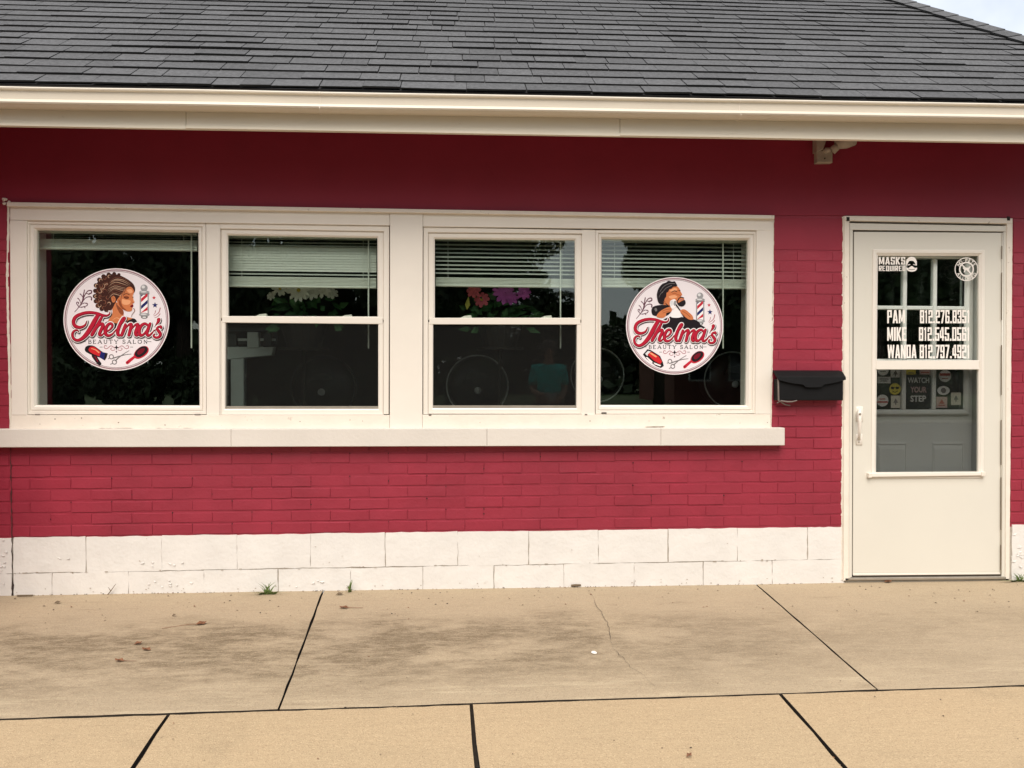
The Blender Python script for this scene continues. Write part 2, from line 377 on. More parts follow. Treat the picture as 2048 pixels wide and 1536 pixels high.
def slab(x0t, x1t, x0b, x1b, yt0, yt1, yb0, yb1, m, gap=.006, seed=0, lift=0.0):
    rnd = random.Random(seed); nx = 26; ny = 14; mb = MB(); vs = []; fs = []
    c = [Vector((x0t + gap, yt0 - gap, 0)), Vector((x1t - gap, yt1 - gap, 0)), Vector((x1b - gap, yb1 + gap, 0)), Vector((x0b + gap, yb0 + gap, 0))]
    for j in range(ny + 1):
        for i in range(nx + 1):
            s, t = i / nx, j / ny
            p = lerp(lerp(c[0], c[1], s), lerp(c[3], c[2], s), t)
            edge = (i in (0, nx)) or (j in (0, ny))
            if edge:
                p.x += rnd.uniform(-.0026, .0026); p.y += rnd.uniform(-.0026, .0026)
            z = gz(p.x, p.y) + lift + .0025 * mnoise.noise(Vector((p.x * 1.5, p.y * 1.5, seed))) - (.003 if edge else 0)
            vs.append((p.x, p.y, z))
    for j in range(ny):
        for i in range(nx):
            a = j * (nx + 1) + i; fs.append((a, a + nx + 1, a + nx + 2, a + 1))
    per = [i for i in range(nx + 1)] + [j * (nx + 1) + nx for j in range(1, ny + 1)] + [ny * (nx + 1) + i for i in range(nx - 1, -1, -1)] + [j * (nx + 1) for j in range(ny - 1, 0, -1)]
    n = len(vs); vs += [(vs[k][0], vs[k][1], vs[k][2] - .022) for k in per]
    sf = [(per[(k + 1) % len(per)], per[k], n + k, n + (k + 1) % len(per)) for k in range(len(per))]
    mb.add(vs, fs, m); a_ = mb.mi(bpy.data.materials['joint_dirt'])
    for f in sf: mb.f.append(f); mb.m.append(a_)
    o = recalc(obj('slab', mb, pavement)); 
    for p in o.data.polygons: p.use_smooth = False
    return o
yw = .01
def back(fa, fb, seed):
    def at(f): # intersection with long joint
        y = A0.y
        for _ in range(6): y = onlong(f(y)).y
        return f(y), y
    (xa, ya), (xb, yb) = at(fa), at(fb)
    return slab(fa(yw), fb(yw), xa, xb, yw, yw, ya, yb, M['conc_back'], gap=.0046, seed=seed, lift=.001)
cl = lambda x: (lambda y: x)
back(cl(b1(0) - 2.7), b1, 1); back(b1, b2, 2); back(b2, cl(b2(0) + 3.2), 3); back(cl(b1(0) - 5.4), cl(b1(0) - 2.7), 4)
def front(fa, fb, seed):
    def at(f):
        y = A0.y
        for _ in range(6): y = onlong(f(y)).y
        return f(y), y
    (xa, ya), (xb, yb) = at(fa), at(fb)
    ye = -3.6
    return slab(xa, xb, fa(ye), fb(ye), ya, yb, ye, ye, M['conc_front'], gap=.0075, seed=seed)
wd = f3(-2.6) - f2(-2.6)
front(cl(f1(-2.6) - 1.5), f1, 11); front(f1, f2, 12); front(f2, f3, 13); front(f3, cl(f3(-2.6) + 1.6), 14)
front(cl(f1(-2.6) - 3.0), cl(f1(-2.6) - 1.5), 15); front(cl(f3(-2.6) + 1.6), cl(f3(-2.6) + 3.2), 16)
# crack across the middle slab
cp = [(1172, 1176), (1184, 1190), (1196, 1214), (1212, 1240), (1217, 1255), (1222, 1282), (1226, 1296), (1240, 1310), (1250, 1318), (1260, 1334), (1284, 1348), (1298, 1362), (1312, 1376)]
mb = MB(); vs = []; fs = []; n = 0; rnd = random.Random(3)
full = []
for a, b in zip(cp, cp[1:]):
    for t in (0, .33, .66): full.append((a[0] + (b[0] - a[0]) * t + rnd.uniform(-2.2, 2.2), a[1] + (b[1] - a[1]) * t))
for i, (u, v) in enumerate(full):
    wdt = (.0010 if (i // 5) % 3 else .0003) * (1 if i < 22 else .55)
    p = G(u, v, .0065); vs += [(p.x - wdt, p.y, p.z), (p.x + wdt, p.y + .001, p.z)]
    if i: fs.append((2 * i - 2, 2 * i - 1, 2 * i + 1, 2 * i))
mb.add(vs, fs, M['dark']); obj('crack', mb, pavement)

# ================================================================== BUILDING
building = thing('salon_building', 'low brick beauty salon painted dark red with cream windows and grey shingle roof', 'building', (0.4, 0, gz(.4, 0)))

# --- wall
wallp = MB()
XL, XR = W(-190, 700).x, W(2290, 700).x
ZB = -.15
zt = W(1024, 262).z + .36
xw0, xw1 = W(21, 640).x, W(1542, 640).x
zw1, zw0 = W(800, 424).z, W(800, 857).z
xd0, xd1 = W(1690, 800).x, W(2022, 800).x
zd1 = W(1860, 437).z
my = .0022
for (a, b) in (((XL, my, ZB), (xw0, .22, zt)), ((xw0, my, ZB), (xw1, .22, zw0)), ((xw0, my, zw1), (xw1, .22, zt)), ((xw1, my, ZB), (xd0, .22, zt)), ((xd0, my, zd1), (xd1, .22, zt)), ((xd1, my, ZB), (XR, .22, zt))):
    wallp.box(a, b, M['red'])
wall = obj('wall', wallp, building, origin=(0, 0, 0))
# smooth plastered band under the eaves
pl = MB()
lv = [W(u, v) for (u, v) in ((-190, 402), (20, 405), (800, 423), (1548, 431), (1690, 431), (2024, 436), (2290, 442))]
for a, b in zip(lv, lv[1:]): pl.slab([Vector((a.x, 0, zt)), Vector((b.x, 0, zt)), Vector((b.x, 0, b.z)), Vector((a.x, 0, a.z))], -.0045, .01, M['red_smooth'], .0001)
obj('plaster_band', pl, wall, origin=(0, 0, 0))

# brick courses: height and slight fall measured at two stations
zl = [W(100, v).z for v in (930.7, 1074)]; zr = [W(1600, v).z for v in (922, 1052.5)]
xl_, xr_ = W(100, 1000).x, W(1600, 1000).x
hc = ((zl[0] - zl[1]) + (zr[0] - zr[1])) / 2 / 6
zbl, zbr = zl[1], zr[1]
def zc(i, x): return zbl + (zbr - zbl) * (x - xl_) / (xr_ - xl_) + i * hc
def brick_mesh(k):
    """unit brick 1 x .02 x 1 with soft worn arrises; local x/z span -.5...5"""
    rnd = random.Random(100 + k); mb = MB(); L_, H_ = .2, .0595
    nx, nzs = 4, 2; vs = []; fs = []
    def lay(ix, iz, ins, y):
        x = (ix / nx - .5) * (L_ - .7 * ins); z = (iz / nzs - .5) * (H_ - 2 * ins)
        return (x, y, z)
    for iz in range(nzs + 1):
        for ix in range(nx + 1):
            x, y, z = lay(ix, iz, .0050, 0)
            vs.append((x + rnd.uniform(-.0012, .0012), -rnd.uniform(0, .0016), z + rnd.uniform(-.0013, .0013)))
    n0 = len(vs)
    for iz in range(nzs):
        for ix in range(nx):
            a = iz * (nx + 1) + ix; fs.append((a, a + 1, a + nx + 2, a + nx + 1))
    per = list(range(nx + 1)) + [j * (nx + 1) + nx for j in range(1, nzs + 1)] + [nzs * (nx + 1) + i for i in range(nx - 1, -1, -1)] + [j * (nx + 1) for j in range(nzs - 1, 0, -1)]
    for p in per:
        ix, iz = p % (nx + 1), p // (nx + 1); x, y, z = lay(ix, iz, 0, .0072)
        vs.append((x + rnd.uniform(-.0006, .0006), y, z + rnd.uniform(-.0006, .0006)))
    for q in range(len(per)):
        q2 = (q + 1) % len(per); fs.append((per[q2], per[q], n0 + q, n0 + q2))
    me = bpy.data.meshes.new('brick'); me.from_pydata([tuple(v) for v in vs], [], fs); me.materials.append(M['red'])
    me.polygons.foreach_set('use_smooth', [True] * len(fs)); me.update(); me.set_sharp_from_angle(angle=R(28)); return me
BM = [brick_mesh(k) for k in range(10)]
brnd = random.Random(5)
def brick(x0, x1, i, rz=0, dy=0.0):
    if x1 - x0 < .02: return
    xm = (x0 + x1) / 2
    o = bpy.data.objects.new('brick', brnd.choice(BM)); z = zc(i, xm) + hc / 2
    link(o, wall, (xm, dy + brnd.uniform(-.0016, .0016), z + brnd.uniform(-.0008, .0008)))
    g = brnd.choice([.0003, .0003, .0006, .0012, .0045])
    o.scale = ((x1 - x0 - g) / .2, 1, (hc - brnd.uniform(.0016, .0062)) / .0595)
    o.rotation_euler = (brnd.uniform(-.022, .022), math.atan2(-(zbr - zbl), xr_ - xl_) + brnd.uniform(-.006, .006), brnd.uniform(-.006, .006))
def course(i, xa, xb, off):
    pitch = .2145; st = W(60, 965).x + off * pitch / 2
    k = math.floor((xa - st) / pitch) - 1
    while True:
        a, b = st + k * pitch, st + (k + 1) * pitch
        k += 1
        if b <= xa: continue
        if a >= xb: break
        a2, b2 = max(a, xa), min(b, xb)
        if b2 - a2 > .045 or True: brick(a2, b2, i)
xcrack = W(22, 1000).x
ntop = int((W(1617, 508).z - zc(0, W(1617, 508).x)) / hc + .5)
for i in range(0, 8): course(i, xcrack + .001, xd0 - .002, i % 2)
for i in range(8, ntop): course(i, xw1 + .006, xd0 - .002, i % 2)
for i in range(0, ntop): course(i, xd1 + .004, XR - .02, i % 2)
for i in range(0, ntop): course(i, xcrack - .30, (xcrack if i < 8 else xw0) - .0035, (i + 1) % 2)
pm_ = MB(); prd = random.Random(8)
for k in range(70):
    i = prd.randrange(0, 7); x = W(60, 965).x + (prd.randrange(0, 22) + (.5 if i % 2 else 0)) * .2145; z = zc(i, x) + hc * prd.choice([.93, .95, .5, .9]); r_ = prd.uniform(.0015, .0042)
    if not (xcrack + .02 < x < xd0 - .03): continue
    pm_.add([(x + r_ * math.cos(t) * prd.uniform(.6, 1.2), -.0022, z + r_ * math.sin(t) * prd.uniform(.6, 1.5)) for t in [k2 * math.pi / 3 for k2 in range(6)]], [tuple(range(5, -1, -1))], M['dark'])
po = obj('mortar_pits', pm_, wall); po['kind'] = 'stuff'
# thick paint fill above the last readable course
for (a, b) in ((xcrack - .30, xw0 - .01), (xw1 + .006, xd0 - .002), (xd1 + .004, XR - .02)):
    pf = MB(); za, zb = zc(ntop, a) + .003, zc(ntop, b) + .003
    pf.slab([Vector((a, 0, W(1024, 425).z)), Vector((b, 0, W(1024, 425).z)), Vector((b, 0, zb)), Vector((a, 0, za))], -.0008, .008, M['red_smooth'], .0008)
    obj('thick_paint_fill', pf, wall)

# --- foundation of painted blocks
found = empty_part('foundation', building, (0, 0, 0))
def block(px0, px1, top, seed):
    """one painted block; top course or bottom course, uneven faces"""
    rnd = random.Random(seed)
    def yb(x): return lerp(1147, 1118, (x - 27) / 1653)
    def yt(x): return lerp(1074, 1052, (x - 27) / 1653) + .8
    def yg(x): return lerp(1192, 1167, (x - 27) / 1653) + 5
    fa, fb = (yt, yb) if top else (yb, yg)
    q = [W(px0, fa(px0)), W(px1, fa(px1)), W(px1, fb(px1)), W(px0, fb(px0))]
    g = .0022; gl, gr, gt, gb = (rnd.choice([.0002, .001, .0022, .0034]) for _ in range(4))
    nx, ny = 9, 5; vs = []; fs = []; mb = MB()
    for j in range(ny + 1):
        for i in range(nx + 1):
            s, t = i / nx, j / ny
            p = lerp(lerp(q[0], q[1], s), lerp(q[3], q[2], s), t)
            x = p.x + (gl if i == 0 else -gr if i == nx else 0); z = p.z + (-gt if j == 0 else gb if j == ny else 0)
            e = (i in (0, nx)) or (j in (0, ny))
            y = -.003 + .0016 * mnoise.noise(Vector((x * 9, z * 9, seed)))
            if e: x += rnd.uniform(-.0022, .0022); z += rnd.uniform(-.0022, .0022)
            vs.append((x, y, z))
    for j in range(ny):
        for i in range(nx):
            a = j * (nx + 1) + i; fs.append((a, a + nx + 1, a + nx + 2, a + 1))
    per = list(range(nx + 1)) + [j * (nx + 1) + nx for j in range(1, ny + 1)] + [ny * (nx + 1) + i for i in range(nx - 1, -1, -1)] + [j * (nx + 1) for j in range(ny - 1, 0, -1)]
    n = len(vs); vs += [(vs[k][0], .0055, vs[k][2]) for k in per]
    for k in range(len(per)):
        k2 = (k + 1) % len(per); fs.append((per[k2], per[k], n + k, n + k2))
    mb.add(vs, fs, M['white_block'])
    o = recalc(obj('block', mb, found, smooth=True)); o.data.set_sharp_from_angle(angle=R(30)); return o
T1 = [26, 173, 324, 474, 621, 770.5, 916, 1057.5, 1196.6, 1335.7, 1474.8, 1614.6, 1689]
T0 = [26, 104, 258, 408, 556.5, 701.5, 846, 988, 1127, 1268, 1406, 1544, 1689]
for k, (a, b) in enumerate(zip(T1, T1[1:])): block(a, b, True, k)
for k, (a, b) in enumerate(zip(T0, T0[1:])): block(a, b, False, 40 + k)
block(-120, 24.6, True, 71); block(-120, 24.6, False, 72); block(2023, 2160, True, 73); block(2023, 2160, False, 74); block(2160.5, 2290, True, 75); block(2160.5, 2290, False, 76)
fb = MB(); fb.box((XL, .0008, ZB - .2), (xd0, .012, zc(0, xl_) - .003), mat('block_joint_paint', (.36, .32, .27), .8, .2, 40)); fb.box((xd1, .0008, ZB - .2), (XR, .012, zc(0, xr_) - .02), fb.mats[0])
obj('joint_backing', fb, found, origin=(0, 0, 0))
crnd = random.Random(44)
ck = MB(); vs = []; fs = []
for i in range(41):
    v = lerp(896, 1192, i / 40); u = lerp(21.2, 25.4, i / 40) + crnd.uniform(-.7, .7); w_ = crnd.uniform(.35, 1.25) * (1 + (i > 36) * 1.6)
    vs += [W(u - w_, v, -.0052), W(u + w_, v, -.0052)]
    if i: fs.append((2 * i - 2, 2 * i - 1, 2 * i + 1, 2 * i))
ck.add(vs, fs, mat('crack_dirt', (.035, .022, .018), .95)); recalc(obj('wall_crack', ck, building))
# lifted paint blisters and dirty pits on the blocks
fl = MB(); pt_ = MB()
for (uc, vc, su, sv, n_) in ((125, 1118, 30, 10, 2), (330, 1128, 50, 10, 6), (340, 1168, 60, 10, 8), (620, 1165, 90, 12, 4), (8, 1120, 8, 40, 9), (2035, 1110, 10, 40, 8)):
    for k in range(n_):
        u, v = crnd.gauss(uc, su * .5), crnd.gauss(vc, sv * .5); a = crnd.uniform(-.6, .6); l_, h_ = crnd.uniform(2, 6), crnd.uniform(.9, 2)
        c_, s_ = math.cos(a), math.sin(a); P4 = [(-l_, 0), (-l_ * .2, -h_), (l_, -h_ * .3), (l_ * .3, h_)]
        q = [W(u + x * c_ - y * s_, v + x * s_ + y * c_, -.006 - (.005 if i == 3 else .001 * (i == 2))) for i, (x, y) in enumerate(P4)]
        fl.add(q, [(0, 1, 2, 3)], M['white_block'])
for k in range(90):
    u = crnd.uniform(30, 1685); row = crnd.random()
    v = (lerp(1147, 1118, (u - 27) / 1653) + crnd.uniform(-1.5, 1.5)) if row < .45 else (lerp(1188, 1163, (u - 27) / 1653) + crnd.uniform(-10, 2) if row < .85 else lerp(1100, 1090, crnd.random()) + crnd.uniform(-25, 40))
    l_, h_ = crnd.uniform(.8, 4.5 if row < .45 else 1.8), crnd.uniform(.5, 1.1)
    pt_.add([W(u + l_ * math.cos(t), v + h_ * math.sin(t), -.0068) for t in (0, .9, 1.9, 3.1, 4.1, 5.2)], [(0, 1, 2, 3, 4, 5)], M['fixture'])
o_ = recalc(obj('paint_blisters', fl, found)); o_['kind'] = 'stuff'; o_ = recalc(obj('dirt_pits', pt_, found)); o_['kind'] = 'stuff'
# wing of the same building that steps forward beyond the west end
wing = MB(); wx = W(-75, 700).x
wing.box((wx - .5, -.85, ZB - .2), (wx, .002, zt + .1), M['red'])
obj('projecting_wing', wing, building)

# --- stone sill
sm = MB()
sx = [-140, 462, 974, 1322, 1570]
for k, (a, b) in enumerate(zip(sx, sx[1:])):
    def ys(x, t): return (lerp(858.5, 856, (x - 20) / 1525) if t else lerp(895, 891, (x - 20) / 1525))
    YS = -.062
    q = [W(a + .15, ys(a, 1), YS), W(b - .15, ys(b, 1), YS), W(b - .15, ys(b, 0), YS), W(a + .15, ys(a, 0), YS)]
    o = MB(); o.slab(q, YS, .03, M['sill'], .0028 if k else .003); obj('sill_stone', o, building)

# --- eave: soffit, fascia, gutter
YG, YF = -.545, -.468
def eave(u, Y): pass
g0, g1 = W(-150, 169.5, YG), W(2200, 210.5, YG)
g1 = g0 + (g1 - g0) * 1.125; gd = (g1 - g0); gx0, gx1 = g0.x, g1.x
def gtop(x): return g0.z + gd.z * (x - gx0) / gd.x
prof = [(-.541, -.006), (-.543, 0), (-.551, -.002), (-.554, -.008), (-.552, -.0145), (-.541, -.019), (-.5395, -.024), (-.535, -.062), (-.538, -.067), (-.551, -.072), (-.557, -.078), (-.5585, -.085), (-.554, -.092), (-.544, -.096), (-.532, -.098), (-.515, -.100), (-.495, -.098), (-.470, -.095), (-.470, -.006)]
gm = MB(); vs = []; fs = []; nseg = 28
for i in range(nseg + 1):
    x = lerp(gx0, gx1, i / nseg); dz = .0022 * mnoise.noise(Vector((x * 1.3, 3, 0)))
    for (y, z) in prof: z *= .88; vs.append((x, y + .002 * mnoise.noise(Vector((x * .9, 8, 0))), gtop(x) + z + dz))
n = len(prof)
for i in range(nseg):
    for k in range(n - 1): fs.append((i * n + k, i * n + k + 1, i * n + n + k + 1, i * n + n + k))
gm.add(vs, fs, M['gutter']); gut = recalc(obj('gutter', gm, building, smooth=False))
for u in (640, 1480):
    sp = MB(); x = W(u, 230, YG).x
    for (ya, za), (yb_, zb_) in zip(prof[1:16], prof[2:17]):
        sp.add([(x - .0012, ya - .0014, gtop(x) + za), (x + .0012, ya - .0014, gtop(x) + za), (x + .0012, yb_ - .0014, gtop(x) + zb_), (x - .0012, yb_ - .0014, gtop(x) + zb_)], [(0, 1, 2, 3)], M['trim_old'])
    obj('lap_seam', sp, gut)
zf_l, zf_r = W(0, 250.5, YF), W(2048, 284.5, YF)
def zfb(x): return zf_l.z + (zf_r.z - zf_l.z) * (x - zf_l.x) / (zf_r.x - zf_l.x)
fm = MB()
xs = [XL, W(372, 240, YF).x, W(1240, 240, YF).x, XR]
for a, b in zip(xs, xs[1:]):
    q = [Vector((a + .0008, 0, gtop(a) + .004)), Vector((b - .0008, 0, gtop(b) + .004)), Vector((b - .0008, 0, zfb(b))), Vector((a + .0008, 0, zfb(a)))]
    o = MB(); o.slab(q, YF, YF + .025, M['fascia'], .002)
    q2 = [Vector((a, 0, zfb(a) + .010)), Vector((b, 0, zfb(b) + .010)), Vector((b, 0, zfb(b) - .002)), Vector((a, 0, zfb(a) - .002))]
    o.slab(q2, YF - .005, YF + .022, M['fascia'], .002)
    fa = obj('fascia', o, building)
    for u in (random.uniform(.15, .35), random.uniform(.6, .9)):
        x = lerp(a, b, u); nm = MB(); nm.lathe([(0, -.0015), (.0035, -.001), (.0035, .001)], (x, YF, zfb(x) + .045), (0, -1, 0), M['alu'], 8); obj('nail', nm, fa)
so_ = MB()
so_.add([(XL, YF + .027, zfb(XL) + .20), (XR, YF + .027, zfb(XR) + .20), (XR, .02, zfb(XR) + .25), (XL, .02, zfb(XL) + .25),
         (XL, YF + .027, zfb(XL) + .22), (XR, YF + .027, zfb(XR) + .22), (XR, .02, zfb(XR) + .27), (XL, .02, zfb(XL) + .27)], [(0, 1, 2, 3), (7, 6, 5, 4), (0, 4, 5, 1), (3, 2, 6, 7)], M['red_smooth'])
obj('soffit', so_, building)

# --- roof with shingles
TH = R(36.9); EXPO = .128
_e0, _e1 = W(0, 164.5, -.522), W(2048, 202.5, -.522); rdir = (_e1 - _e0).normalized()
sdir = Vector((0, math.cos(TH), math.sin(TH)))
rn = rdir.cross(sdir).normalized()
E0 = _e0 + rdir * (-_e0.x / rdir.x)
def RP(a, s, h=0.0): return E0 + rdir * a + sdir * s + rn * h
HIPS = None
# hip: passes through the pixel (2048, 72) on the roof plane, runs back at 45 degrees in plan
def roofhit(u, v):
    d = ray(u, v); t = (E0 - CAM).dot(rn) / d.dot(rn); p = CAM + d * t
    q = p - E0; return q.dot(rdir), q.dot(sdir)
ha, hs = roofhit(2048, 84)
ha2, hs2 = roofhit(1802, 6)
hk = (ha2 - ha) / (hs2 - hs)          # run along the eave per metre of slope
def hipx(s): return ha + (s - hs) * hk
SMAX = 3.4
xa_ = -5.2
dk = MB()
for h in (-.004,):
    dk.add([RP(xa_, -.005, h), RP(hipx(0), -.005, h), RP(hipx(SMAX), SMAX, h), RP(xa_, SMAX, h)], [(0, 1, 2, 3)], M['shingle_dark'])
    dk.add([RP(xa_, -.005, -.03), RP(hipx(0), -.005, -.03), RP(hipx(SMAX), SMAX, -.03), RP(xa_, SMAX, -.03)], [(3, 2, 1, 0)], M['shingle_dark'])
    # the side slope beyond the hip
    e = RP(hipx(0), 0); t_ = RP(hipx(SMAX), SMAX); dk.add([e, e + Vector((0, 7, 0)), t_ + Vector((0, 3, 0)), t_], [(0, 1, 2, 3)], M['shingle_dark'])
roof = obj('roof', dk, building, origin=RP(0, 0))
de = MB(); 
de.add([RP(xa_, .0, -.006), RP(hipx(0), .0, -.006), RP(hipx(0), .0, -.006) + Vector((0, .003, -.034)), RP(xa_, .0, -.006) + Vector((0, .003, -.034)),
        RP(xa_, .05, -.006), RP(hipx(0), .05, -.006)], [(0, 3, 2, 1), (0, 1, 5, 4)], M['drip'])
obj('drip_edge', de, roof)
srnd = random.Random(21)
tabs = []
nc = int(SMAX / EXPO)
for c in range(nc):
    s0 = c * EXPO - .004
    x = xa_ + srnd.uniform(0, .3) + 1.2
    while True:
        wd_ = srnd.choice([.14, .18, .21, .24, .26, .28, .31]) * srnd.uniform(.92, 1.06)
        x1 = x + wd_
        lim = hipx(s0) - .02
        if x >= lim - .05: break
        tabs.append((c, x, min(x1, lim), s0, x1 > lim)); x = x1 + srnd.choice([.002, .004, .0055])
def tab_geo(c, x0, x1, s0, clip, rnd):
    # waviness of the course line and per-tab lift of a laminated shingle
    th = rnd.choice([.006, .0068, .008, .0098])
    wv = lambda x: .004 * mnoise.noise(Vector((x * .9, c * .37, 1.1))) + .002 * mnoise.noise(Vector((x * 3.1, c * 1.7, 4.0)))
    hv = lambda x: .0055 * max(0, mnoise.noise(Vector((x * 1.1, c * .5, 9.0)))) 
    j0, j1 = rnd.uniform(-.003, .003), rnd.uniform(-.003, .003)
    top = EXPO + .03
    vs = []; n = 3
    for k in range(n):
        x = lerp(x0, x1, k / (n - 1)); xt = x
        if clip: xt = min(x, hipx(s0 + top) - .02)
        sl_ = s0 + wv(x) + lerp(j0, j1, k / (n - 1))
        vs += [RP(x, sl_, .0035 + hv(x)), RP(x, sl_, .0035 + th + hv(x)), RP(xt, s0 + top, .0015)]
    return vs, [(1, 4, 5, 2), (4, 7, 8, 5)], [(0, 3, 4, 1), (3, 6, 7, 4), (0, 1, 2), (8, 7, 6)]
vis = []
rest = MB()
for t in tabs:
    c, x0, x1, s0, clip = t
    p = RP((x0 + x1) / 2, s0 + EXPO / 2) - CAM
    zc_ = p.dot(fw); u_ = 1024 + FPX * p.dot(rt) / zc_; v_ = 768 - FPX * p.dot(up) / zc_
    vis.append((-20 < v_ and -60 < u_ < 2110, zc_, t))
front_t = sorted([q for q in vis if q[0]], key=lambda q: q[1])[:296]
fset = set(id(q[2]) for q in front_t)
for t in tabs:
    vs, fs, fe = tab_geo(*t, srnd)
    if id(t) in fset:
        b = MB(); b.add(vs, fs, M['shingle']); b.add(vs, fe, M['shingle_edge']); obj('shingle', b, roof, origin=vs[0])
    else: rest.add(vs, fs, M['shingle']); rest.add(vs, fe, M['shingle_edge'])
ro = obj('shingle_field', rest, roof); ro['kind'] = 'stuff'
# hip caps
hd = (RP(hipx(1), 1) - RP(hipx(0), 0)).normalized()
side = Vector((1, 0, 0)) * math.cos(TH) + Vector((0, 0, -1)) * math.sin(TH)
s = -.05; k = 0
while s < SMAX:
    a = RP(hipx(s), s); b = a + hd * .19; hh = .014
    lft = (-rdir * .15 - sdir * .02).normalized(); lft = (lft - hd * lft.dot(hd)).normalized(); lft = (lft - rn * lft.dot(rn)).normalized()
    rgt = (Vector((.6, .6, 0)) + Vector((0, 0, -.62))); rgt = (rgt - hd * rgt.dot(hd)).normalized()
    nrm = (rn + Vector((.5, .1, .5)) * .4).normalized()
    cm = MB(); vs = []
    for (p, h, hl) in ((a, .036, .027), (b, .030, .021)):
        vs += [p + lft * .115 + rn * hl, p + rn * h, p + rgt * .125 + nrm * h * .4]
    vs += [v - rn * .012 for v in vs[:6]]
    cm.add(vs, [(0, 1, 4, 3), (1, 2, 5, 4)], M['shingle']); cm.add(vs, [(6, 7, 1, 0), (7, 8, 2, 1), (0, 3, 9, 6), (2, 8, 11, 5)], M['shingle_edge']); recalc(obj('hip_cap', cm, roof, origin=vs[0]))  # dark edge faces also paint the shadow line along the caps
    s += .140 / math.hypot(1, hk); k += 1

# --- window trim boards
def board(name, tl, tr, br, bl, yf, yb, m=None, c=.0015):
    o = MB(); o.slab(Q(tl, tr, br, bl, yf), yf, yb, m or M['trim'], c); return obj(name, o, building)
board('drip_cap', (13, 404), (1549, 430.5), (1549, 437.5), (13, 412), -.030, .02, M['trim_old'])
board('casing', (20, 411.5), (779.5, 424.5), (779.5, 451), (20, 440), -.008, .04)
board('casing', (846, 426), (1546, 437), (1546, 461), (846, 453), -.008, .04)
board('casing', (19.5, 440.5), (53, 441), (54, 830), (23, 830), -.0075, .04)
board('casing', (1513, 460.5), (1546.5, 461), (1541.5, 828), (1511, 828), -.0075, .04)
board('casing', (22, 830.5), (779, 830.5), (779, 857.5), (22, 858), -.010, .04, M['trim_old'])
board('casing', (845, 829.5), (1541, 828.5), (1541, 855.5), (845, 857), -.010, .04, M['trim_old'])
board('mullion', (780, 424.5), (845.5, 426), (844.6, 857), (779.5, 857.2), -.012, .05)
board('mullion_strip', (412, 446), (441, 447), (440, 830), (413, 830), .003, .05)
board('mullion_strip', (1165, 459), (1191, 460), (1190, 829), (1165, 829), .003, .05)
for (a, b) in (((1166, 424.2), (1166, 424.2)),): pass

